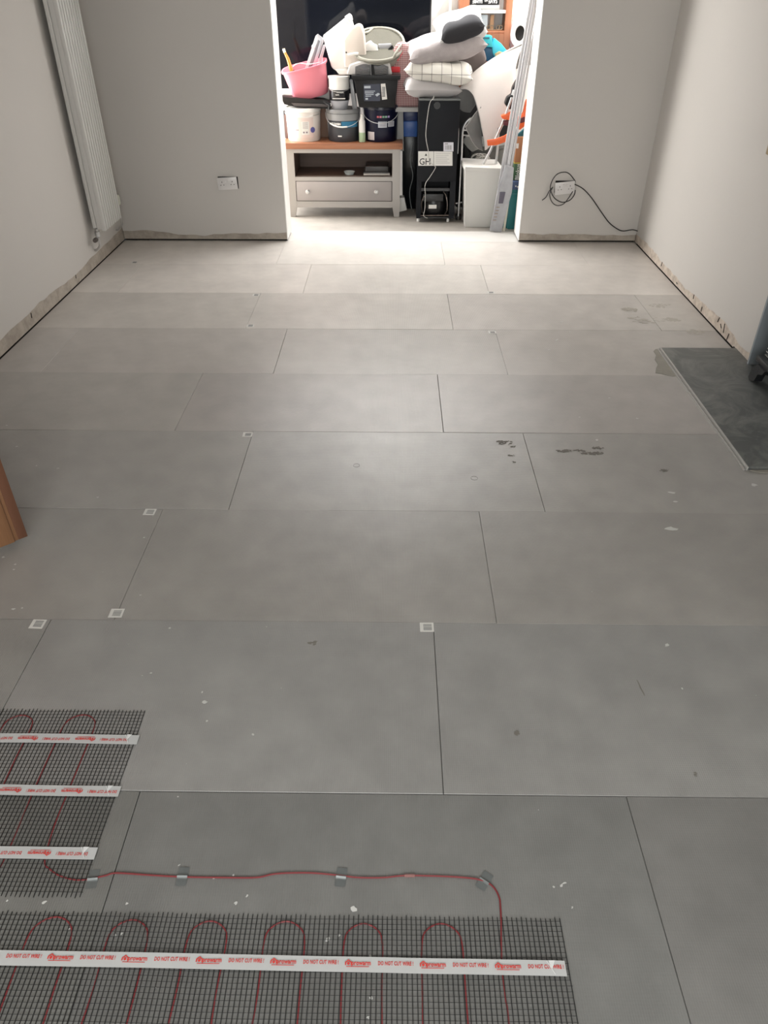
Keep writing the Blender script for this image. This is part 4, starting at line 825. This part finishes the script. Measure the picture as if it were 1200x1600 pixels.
for x in (fx0+.015, fx1-.05): b = new(); lathe(b, [(.011, .0), (.011, .022), (.006, .03), (.006, .032)], TR((x, fy0+.02, 0)), 14); obj('foot', b, white, t)
for x in (fx0+.015, fx1-.05): b = new(); lathe(b, [(.012, .0), (.012, .022), (.006, .03)], TR((x, fy1-.03, 0)), 14); obj('foot', b, blackp, t)
b = new(); lathe(b, [(.025, 0), (.025, .003), (.018, .003), (.018, .001), (0, .001)], Matrix.Translation(at(683, 165, fy0)) @ FACE, 24); lo = at(683, 165, fy0); obj('round_plug', b, mat('plug_black', (.02, .02, .02), .3), t)
def flat(name, pts, Y, m, par, d=.0015):
    b = new(); slab(b, pts, Y, d, 0); return obj(name, b, m, par, smooth=False)
l1_ = flat('paper_label', [(653.5, 236.5), (677.5, 236.5), (677.5, 259), (653.5, 259)], fy0-.0015, paper, t)
l2_ = flat('paper_label', [(678, 236.5), (707, 237), (707, 259), (678, 259)], fy0-.0015, paper, t)
l3_ = flat('paper_label', [(693, 222.5), (708.5, 222.5), (708.5, 236.5), (693, 236.5)], fy0-.0020, mat('label_lilac', (.66, .66, .72), .5), t)
b = new(); q = at(664, 253, fy0-.0020); text_bm(b, 'GH', .068, facing(q), .0004, .0004, .95); prism(b, [(-.010, 0), (.010, 0), (0, .018)], .0004, facing(at(665.5, 243.5, fy0-.002))); obj('lettering', b, ink, l1_, smooth=False)
b = new()
for k in range(6): slab(b, [(681, 239.5+k*3), (704-(k*3 % 7), 239.5+k*3), (704-(k*3 % 7), 240.1+k*3), (681, 240.1+k*3)], fy0-.002, .0006, 0)
obj('fine_print', b, mat('print_faint', (.42, .42, .42), .6), l2_, smooth=False)
b = new(); x = 696
while x < 705: slab(b, [(x, 227), (x+.9, 227), (x+.9, 234), (x, 234)], fy0-.0026, .0006, 0); x += random.choice((1.3, 1.6, 2.0))
slab(b, [(695, 224), (700, 224), (700, 225.5), (695, 225.5)], fy0-.0026, .0006, 0); obj('barcode', b, bar, l3_, smooth=False)
b = new(); Yc = fy0-.008; tube(b, [at(x, y, Yc) for x, y in [(678, 150), (677, 154), (672, 160), (668.5, 178), (665.5, 205), (666, 219), (669, 235), (670, 247), (672, 254), (679, 259), (680, 263), (672, 276), (664.5, 288), (664.5, 305), (664, 325), (662, 337), (668, 341)]], .0028, 8, smooth=6)
solo('power_lead', b, mat('lead_pale', (.50, .49, .46), .5), 'thin pale power lead hanging down the back of the black fridge', 'cable')

# ------------------------------------------------------------------ cushions on the fridge
def cushion(name, label, px, py, Y, wpx, hpx, depth, m, ry=0, rx=0, rz=0, wr=.010, seed=1, h2=None, sag=0):
    p = at(px, py, Y); Mx = Matrix.Translation(p) @ Matrix.Rotation(rz, 4, 'Z') @ Matrix.Rotation(ry, 4, 'Y') @ Matrix.Rotation(rx, 4, 'X')
    b = new(); pillow(b, W(wpx), depth, W(hpx), Mx, wr, seed, sag=sag); return b, Mx
G = 'cushions piled on the black fridge'
linen = mat('pale_linen', (.50, .48, .48), .9, var=.08, bump=.4, bscale=300)
b, Mx = cushion('', '', 672, 135, 5.56, 84, 25, .42, None, .02, .03, .1, .012, 3); c1 = solo('cushion', b, linen, 'pale grey cushion at the bottom of the pile, lying on the black fridge', 'cushion', G)
b, Mx = cushion('', '', 688, 110, 5.54, 100, 27, .42, None, .10, .05, -.12, .014, 8); solo('cushion', b, grid_mat('checked_linen', (.64, .62, .57), (.10, .09, .09), 13.5, 13.5, .045), 'off-white cushion with thin dark window-pane lines, second from the bottom', 'cushion', G)
b, Mx = cushion('', '', 694, 73, 5.58, 114, 34, .40, None, -.16, .12, .1, .014, 12); solo('cushion', b, mat('grey_fleece', (.44, .40, .40), .95, var=.25, vscale=25, bump=1, bscale=160), 'large fluffy pinkish grey cushion under the dark one', 'cushion', G)
p = at(718, 43, 5.56); t = thing('cushion', 'charcoal and white cushion on the very top of the pile', 'cushion', p, G)
Mx = Matrix.Translation(p) @ Matrix.Rotation(-.26, 4, 'Y') @ Matrix.Rotation(.45, 4, 'X')
b = new(); pillow(b, W(72), .34, W(30), Mx, .012, 21); obj('white_cover', b, mat('cover_white', (.62, .61, .60), .9, bump=.3), t)
b = new(); Mx2 = Matrix.Translation(p+Vector((.008, -.060, -.004))) @ Matrix.Rotation(-.26, 4, 'Y') @ Matrix.Rotation(.16, 4, 'X'); pillow(b, W(63), .28, W(25), Mx2, .012, 27); obj('charcoal_cover', b, mat('cover_charcoal', (.022, .022, .026), .9, bump=.5, var=.2), t)
b = new(); pp = at(652, 60, 5.66); slab(b, [(640, 86), (655, 66), (672, 62), (690, 40), (700, 50), (700, 80), (672, 90)], 5.72, .12, .02, 3); solo('throw', b, mat('throw_cream', (.52, .49, .47), .95, var=.15, vscale=20, bump=1, bscale=120), 'cream fleecy throw bunched behind the cushions beside the television', 'throw')
b, Mx = cushion('', '', 736, 100, 5.72, 44, 46, .20, None, .12, .0, 0, .010, 33); solo('cushion', b, mat('taupe_velvet', (.135, .11, .105), .9, var=.3, vscale=10, bump=.4), 'dark taupe cushion in the middle of the pile beside the rolled rug', 'cushion', G)
b = new(); slab(b, [(745, 108), (762, 92), (772, 96), (764, 112), (748, 122)], 5.75, .1, .01, 2); solo('orange_cloth', b, mat('rust_cloth', (.42, .10, .05), .8), 'rust orange cloth tucked under the turquoise bag', 'cloth')
teal = mat('turquoise', (.03, .48, .56), .4, var=.2, vscale=12)
b = new(); slab(b, [(736, 56), (769, 56), (770, 74), (737, 71)], 5.70, .16, .004); t = thing('plastic_case', 'turquoise plastic case lying on the pile in front of the bookcase', 'case', at(752, 74, 5.75)); bd = obj('body', b, teal, t)
b = new(); slab(b, [(741, 58), (765, 58), (765, 61), (741, 61)], 5.696, .01, .001); slab(b, [(742, 66), (764, 68), (764, 71), (742, 69)], 5.696, .01, .001); obj('slots', b, mat('slot_dark', (.02, .12, .16), .4), bd)
b = new(); slab(b, [(740, 68), (754, 67), (754, 70), (740, 71)], 5.694, .01, .001); obj('pale_tag', b, paper, bd)
b = new(); slab(b, [(732, 72), (750, 70), (768, 74), (772, 60), (782, 68), (792, 80), (788, 90), (776, 96), (764, 99), (752, 88), (735, 80)], 5.74, .16, .012, 3); t = thing('turquoise_bag', 'blue and turquoise shiny bag under the turquoise case', 'bag', at(762, 99, 5.8)); bd = obj('body', b, mat('bag_blue', (.005, .10, .22), .4, var=.3, vscale=14), t)
b = new(); slab(b, [(768, 72), (772, 59), (783, 68), (793, 80), (786, 88), (774, 92), (770, 84)], 5.73, .02, .006, 2); obj('turquoise_side', b, mat('bag_cyan', (.04, .50, .66), .35), bd)
b = new(); slab(b, [(773, 84), (780, 80), (786, 82), (782, 89), (775, 92)], 5.722, .012, .003); obj('label', b, mat('label_gold', (.60, .50, .28), .5, var=.4, vscale=60), bd)

# ------------------------------------------------------------------ rolled rug leaning across the pile
def interp(a, b_, f): return [a[i].lerp(b_[i], f) for i in range(len(a))]
Yr = 5.30
mouth = [(758, 235), (757, 222), (753, 200), (748, 176), (741, 152), (732, 141), (722, 139), (713, 144), (711, 153), (715, 165), (723, 174), (735, 176)]
OFF = [-.04, -.05, -.05, -.04, -.02, .02, .05, .07, .09, .12, .14, .14]
m3 = spline([at(x, y, Yr+.04+OFF[i]) for i, (x, y) in enumerate(mouth)], 4)
far = [(852, 150), (840, 142), (826, 138), (816, 120), (812, 96), (813, 78), (818, 64), (826, 52), (838, 50), (850, 56), (858, 70), (856, 90)]
order_f = [(800, 168), (806, 160), (812, 148), (806, 128), (806, 106), (812, 84), (820, 70), (832, 60), (845, 62), (854, 74), (856, 92), (848, 100)]
f3 = spline([at(x, y, 5.50+OFF[i]*1.2) for i, (x, y) in enumerate(order_f)], 4)
mid = [(776, 215), (777, 200), (776, 185), (770, 160), (758, 128), (752, 112), (752, 104), (760, 98), (768, 98), (776, 102), (782, 110), (788, 118)]
d3 = spline([at(x, y, 5.40+OFF[i]*1.2) for i, (x, y) in enumerate(mid)], 4)
rings = []
for k in range(21):
    f = k/20; r_ = []
    for i in range(len(m3)):
        a = m3[i]*(1-f)**2+d3[i]*2*f*(1-f)*1.0+f3[i]*f*f if False else (m3[i]*((1-f)*(1-2*f))+d3[i]*(4*f*(1-f))+f3[i]*(f*(2*f-1)))
        r_.append(a)
    rings.append(r_)
rug_t = mat('rug_pile', (.70, .655, .63), .95, var=.1, vscale=6, bump=.5, bscale=300); rug_b = mat('rug_backing', (.20, .20, .195), .9, var=.15, vscale=30)
def sheet(name, rings, par, th=.010, flip=False):
    b = new(); loft(b, rings); me = bpy.data.meshes.new(name)
    off = Vector(par['_o']); bmesh.ops.translate(b, verts=b.verts[:], vec=-off)
    if flip: bmesh.ops.reverse_faces(b, faces=b.faces[:])
    b.to_mesh(me); b.free(); me.polygons.foreach_set('use_smooth', [True]*len(me.polygons)); me.materials.append(rug_t); me.materials.append(rug_b); me.materials.append(mat('rug_edge', (.33, .32, .31), .9))
    o = bpy.data.objects.new(name, me); C.objects.link(o); o.parent = par; s = o.modifiers.new('s', 'SOLIDIFY'); s.thickness = th; s.offset = -1; s.material_offset = 1; s.material_offset_rim = 2; return o
t = thing('rolled_rug', 'pale rolled rug with grey backing leaning over the pile, its open end towards the room', 'rug', at(758, 235, Yr))
sheet('outer_turn', rings, t, flip=True)
flap = spline([at(x, y, Yr+.015) for x, y in [(751, 166), (741, 178), (733, 190), (726.5, 198)]], 3)
fl2 = spline([at(x, y, Yr+.02) for x, y in [(754, 236), (744, 230), (735, 217), (726.5, 198)]], 3)
rr = []
for k in range(10):
    f = k/9; rr.append([flap[i].lerp(fl2[i], f)+Vector((0, .05*math.sin(f*PI)*(1-i/len(flap))+.0, 0)) for i in range(len(flap))])
sheet('folded_corner', rr, t, .008, True)
# second roll behind
t = thing('foam_roll', 'white roll with a dark oval hollow end standing by the far right', 'roll', at(815, 80, 5.9))
Mx = Matrix.Translation(at(811, 53, 5.86)) @ Matrix.Rotation(-1.15, 4, 'Y') @ Matrix.Rotation(1.0, 4, 'X')
Mx = Matrix.Translation(at(812, 52, 5.84)) @ Vector((-.35, -1, .1)).to_track_quat('Z', 'Y').to_matrix().to_4x4()
b = new(); lathe(b, [(.085, -.26), (.085, 0), (.080, .006), (.046, .006), (.044, -.02), (.044, -.24)], Mx, 36, sx=.85, sy=1.15); obj('roll_body', b, mat('foam_white', (.84, .82, .80), .7), t)
b = new(); lathe(b, [(.0435, -.015), (.0435, -.2), (0, -.2)], Mx, 30, sx=.85, sy=1.15); obj('hollow', b, void, t)
b = new(); slab(b, [(795, 30), (803, 22), (808, 40), (806, 72), (798, 78), (795, 60)], 5.95, .06, .006, 2); solo('patterned_packet', b, mat('packet', (.60, .62, .64), .4, vscale=40, col2=(.55, .18, .16)), 'narrow printed packet between the bookcase and the white roll', 'packet')

# ------------------------------------------------------------------ folding trolley, bin, hamper
t = thing('folding_trolley', 'silver tubular trolley frame standing between the black fridge and the white hamper', 'trolley', at(718, 345, 5.42))
b = new(); tube(b, [at(x, y, 5.42) for x, y in [(716, 338), (718.5, 290), (721, 240), (722, 212), (724, 199), (730, 189), (738, 185), (746, 190)]], .0105, 12, smooth=6); obj('frame_tube', b, steel, t)
b = new(); tube(b, [at(x, y, 5.52) for x, y in [(713, 150), (714.5, 180), (716, 210), (715, 240)]], .007, 10, smooth=4); obj('rear_tube', b, steel, t)
for y in (203, 211): b = new(); tube(b, [at(722, y, 5.42), at(742, y+1, 5.44)], .006, 8); obj('cross_bar', b, steel, t)
b = new(); tube(b, [at(712, 318, 5.42), at(722, 316, 5.42)], .006, 8); obj('cross_bar', b, steel, t)
for x, y in ((713, 337), (719, 338)): b = new(); q = at(x, y, 5.42); lathe(b, [(0, -.008), (.022, -.008), (.025, -.003), (.025, .003), (.022, .008), (0, .008)], TR((q.x, 5.42, .0255), (0, PI/2, 0)), 20); obj('wheel', b, blackp, t)
dk = mat('grey_bag', (.13, .13, .12), .8, var=.35, vscale=14, bump=.6, bscale=60)
b = new(); slab(b, [(711, 165), (806, 170), (806, 333), (711, 333)], 5.86, .05, .01, 2); bmesh.ops.translate(b, verts=b.verts[:], vec=(0, 0, .002-min(v.co.z for v in b.verts))); solo('dark_backing', b, mat('backing_black', (.012, .012, .013), .6, spec=.3), 'added black slab darkening the gap behind the trolley and dustbin', 'dark_backing')  # added slab, its black darkens the gap in front of the bookcase
t = thing('dustbin', 'dark grey bin standing behind the white hamper', 'bin', (.75, 5.68, 0)); 
b = new(); lathe(b, [(.13, 0.001), (.15, .01), (.165, .52), (.175, .525), (.175, .55), (.12, .58), (0, .585)], TR((.755, 5.68, 0)), 40); obj('body', b, dk, t)
b = new(); tube(b, [at(722, 232, 5.54), at(728, 222, 5.54), at(735, 240, 5.54), at(731, 246, 5.54)], .008, 8, smooth=3); obj('dark_handle', b, blackp, t)
b = new(); slab(b, [(723, 222), (729, 213), (745, 212), (755, 224), (750, 232), (738, 238), (731, 232)], 5.50, .05, .008, 2); solo('grey_cloth', b, mat('cloth_grey', (.30, .30, .285), .9, var=.2), 'crumpled grey cloth on the bin below the open end of the rug', 'cloth')
b = new()
for k in range(9):
    q = at(749+random.uniform(-4, 8), 250+random.uniform(-3, 3), 5.50-.004*k); a = random.uniform(.8, 1.2); e = random.uniform(-.5, .5)
    tube(b, [q+Vector((.048*a*math.cos(i*PI/9), random.uniform(-.002, .002), .034*a*math.sin(i*PI/9+e))) for i in range(18)], .0022, 5, closed=True)
solo('cable_coil', b, mat('coil_pale', (.55, .54, .50), .5), 'loose coil of pale wire on the bin behind the white hamper', 'cable')
hw = mat('hamper_white', (.64, .63, .60), .5, var=.04)
t = thing('hamper', 'square off-white hamper with its lid ajar, next to the black fridge', 'hamper', (.69, 5.34, 0))
hx0, hx1 = .575, .855; b = new()
loft(b, [[Vector((hx0+.012, 5.20, .0)), Vector((hx1-.03, 5.20, .0)), Vector((hx1-.03, 5.46, .0)), Vector((hx0+.012, 5.46, .0))], [Vector((hx0-.012, 5.18, .43)), Vector((hx1, 5.18, .43)), Vector((hx1, 5.48, .43)), Vector((hx0-.012, 5.48, .43))],
         [Vector((hx0, 5.192, .43)), Vector((hx1-.012, 5.192, .43)), Vector((hx1-.012, 5.468, .43)), Vector((hx0, 5.468, .43))], [Vector((hx0+.02, 5.21, .02)), Vector((hx1-.04, 5.21, .02)), Vector((hx1-.04, 5.45, .02)), Vector((hx0+.02, 5.45, .02))]], True)
obj('body', b, hw, t, smooth=False)
b = new(); Ml = Matrix.Translation((.70, 5.33, .452)) @ Matrix.Rotation(.05, 4, 'Y') @ Matrix.Rotation(.03, 4, 'X') @ Matrix.Rotation(.06, 4, 'Z'); box(b, (0, 0, 0), (.30, .31, .014), bev=.004, Mx=Ml); box(b, (-.0, -.150, -.012), (.298, .010, .024), bev=.002, Mx=Ml); box(b, (-.146, 0, -.012), (.010, .30, .024), bev=.002, Mx=Ml); obj('lid', b, hw, t)

# ------------------------------------------------------------------ trims leaning in the right corner of the opening
sil = mat('white_trim_profile', (.70, .69, .70), .35)
G = 'long trim profiles leaning in the corner of the opening'
for k, (a, c_, dy, wd, l) in enumerate([(768, 825, 5.085, .020, 'leftmost'), (772.5, 829, 5.10, .014, 'second from the left'), (777, 833, 5.075, .022, 'third from the left'), (782, 838, 5.095, .016, 'rightmost')]):
    A = at(a, 360, dy); A.z = .001; Bq = at(c_, 28, dy+.02); d_ = (Bq-A).normalized(); L_ = 1.72; n_ = Vector((0, -1, 0)); n_ = (n_-d_*n_.dot(d_)).normalized(); s_ = d_.cross(n_)
    M3 = Matrix((s_, n_, d_)).transposed().to_4x4(); M3.translation = A
    b = new(); prism(b, [(-wd/2, 0), (wd/2, 0), (wd/2, .010), (wd/2-.002, .010), (wd/2-.002, .002), (.001, .002), (.001, .007), (-.001, .007), (-.001, .002), (-wd/2+.002, .002), (-wd/2+.002, .010), (-wd/2, .010)], L_, M3)
    solo('trim_profile', b, sil, 'long white trim profile leaning in the corner of the opening, '+l, 'trim', G)
t = thing('wrapped_skirting', 'dusty strip in clear plastic wrap leaning in front of the hamper', 'strip', at(772, 360, 5.06))
b = new(); slab(b, [(765, 361), (783, 363), (800, 300), (803, 262), (790, 258), (780, 290)], 5.05, .018, .003); bd = obj('wrapped_strip', b, mat('dusty_wrap', (.42, .42, .44), .3, var=.35, vscale=25), t)
b = new(); slab(b, [(781, 300), (790, 300), (786, 318), (779, 318)], 5.046, .003, .001); obj('dark_label', b, mat('label_plum', (.09, .08, .11), .4), bd)
b = new()
for k in range(5): q = at(778-k*1.3, 324+k*5, 5.046); box(b, q, (.026, .003, .008), bev=.001)
obj('holes', b, mat('hole_brown', (.30, .25, .21), .6), bd)
b = new(); slab(b, [(786, 362), (789, 362), (798, 300), (795, 300)], 5.09, .02, .001); solo('wooden_batten', b, mat('batten_cream', (.62, .60, .50), .6), 'thin cream batten leaning between the wrapped strip and the teal box', 'batten')

# ------------------------------------------------------------------ teal box, game boxes, orange things
tl_ = mat('teal_plastic', (.012, .17, .18), .4, var=.1)
t = thing('storage_box', 'tall teal plastic box half hidden behind the right side of the opening', 'box', (1.02, 5.25, 0))
zb_ = at(800, 297, 5.12).z; bx = at(786, 330, 5.12).x
b = new(); t2 = new(); bmesh.ops.create_cube(t2, size=1)
for v in t2.verts: s = .91 if v.co.z < 0 else 1; v.co = Vector((v.co.x*.28*s, v.co.y*.26*s, (v.co.z+.5)*zb_))
bmesh.ops.bevel(t2, geom=[e for e in t2.edges if abs(e.verts[0].co.z-e.verts[1].co.z) > .1], offset=.035, segments=5, affect='EDGES'); merge(b, t2, TR((bx+.145, 5.26, .001))); obj('body', b, tl_, t)
b = new(); box(b, (bx+.145, 5.26, zb_-.03), (.285, .265, .012), bev=.004); obj('rib', b, tl_, t)
zl_ = at(800, 284, 5.12).z
t = thing('blue_carton', 'small blue carton with white marks lying on the teal box', 'carton', (bx+.14, 5.26, zb_))
b = new(); lo_hi(b, (bx+.012, 5.12, zb_+.002), (bx+.27, 5.36, zl_), .003); bd = obj('body', b, mat('carton_blue', (.055, .09, .20), .5, var=.2), t)
b = new()
for x, y, s in ((792, 286, 3), (797, 290, 2.2), (805, 290, 2), (808, 291, 2), (811, 289, 2)): slab(b, [(x, y), (x+s, y), (x+s, y+s), (x, y+s)], 5.118, .003, 0)
obj('white_marks', b, paper, bd, smooth=False)
gx = at(802.5, 270, 5.17).x; gz0 = zl_+.001; gz1 = at(805, 256, 5.17).z; gz2 = at(805, 215, 5.17).z
t = thing('board_game', 'green and orange board game box standing on end on the blue carton', 'game', (gx+.1, 5.25, gz0))
b = new(); lo_hi(b, (gx, 5.17, gz0), (gx+.24, 5.23, gz2), .002); bd = obj('box_body', b, mat('game_orange', (.42, .17, .06), .45, var=.25, vscale=12), t)
b = new(); lo_hi(b, (gx-.001, 5.168, gz0+.001), (gx+.241, 5.231, gz1), .002); gr = obj('green_end', b, mat('game_green', (.035, .11, .04), .45), t)
b = new(); lo_hi(b, (gx-.0012, 5.1675, gz1), (gx+.2412, 5.2315, gz1+.010)); obj('yellow_line', b, mat('game_yellow', (.45, .35, .06), .45), t)
b = new(); text_bm(b, 'Blokus', .044, facing((gx+.032, 5.1665, (gz0+gz1)/2+.002)) @ Matrix.Rotation(PI/2, 4, 'Z'), .0008, .0006); obj('lettering', b, white, gr, smooth=False)
b = new(); q = at(808.5, 228, 5.168); box(b, q, (.018, .002, .035)); obj('small_label', b, paper, bd)
orange = mat('orange_plastic', (.78, .13, .03), .35)
b = new(); O = [(761, 219), (775, 217), (788, 212), (801, 204)]; O2 = [(801, 214), (790, 222), (776, 227), (762, 228)]
slab(b, O+O2, 5.13, .014, .003); solo('orange_strap', b, orange, 'flat orange plastic blade sticking out across the trim profiles', 'blade')
t = thing('garden_tool', 'orange plastic garden tool with rods lying in the right corner', 'tool', at(805, 205, 5.2))
b = new(); slab(b, [(783, 181), (797, 176), (808, 174), (806, 186), (794, 188), (785, 186)], 5.22, .06, .008, 2); slab(b, [(806, 196), (806, 188), (818, 178), (822, 160), (824, 155), (832, 164), (832, 188), (812, 204)], 5.20, .07, .010, 2); obj('housing', b, orange, t)
b = new(); slab(b, [(786, 188), (796, 190), (795, 197), (787, 196)], 5.23, .04, .006); slab(b, [(811, 186), (820, 182), (822, 190), (813, 193)], 5.195, .02, .004); obj('dark_insert', b, mat('insert_maroon', (.10, .02, .03), .5), t)
b = new(); tube(b, [at(752, 262, 5.30), at(766, 236, 5.28), at(784, 196, 5.25), at(800, 152, 5.22)], .010, 10); obj('rod', b, steel, t)
b = new(); tube(b, [at(774, 265, 5.32), at(777, 235, 5.32), at(779, 200, 5.32)], .010, 10); obj('rod', b, steel, t)
t = thing('power_tool', 'black tool with a grey band wedged between the rolled rug and the trim profiles', 'tool', at(797, 170, 5.28))
b = new(); slab(b, [(789, 163), (793, 152), (800, 148), (801, 138), (808, 125), (812, 122), (813, 140), (806, 156), (804, 168), (796, 172)], 5.23, .09, .010, 2); bd = obj('body', b, blackp, t)
b = new(); tube(b, [at(802, 149, 5.22), at(804.5, 141, 5.22)], .017, 10); obj('grey_band', b, mat('band_silver', (.55, .55, .55), .4), bd)
b = new(); slab(b, [(808, 213), (830, 194), (834, 205), (822, 213)], 5.24, .06, .004); solo('teal_board', b, mat('board_teal', (.01, .14, .18), .4), 'dark teal lid lying between the orange tool and the game box', 'lid')
b = new(); slab(b, [(795, 278), (801, 276), (801, 284), (795, 284)], 5.25, .05, .004); solo('glass_jar', b, mat('jar_grey', (.25, .25, .24), .2), 'small grey jar beside the game box on the teal box', 'jar')
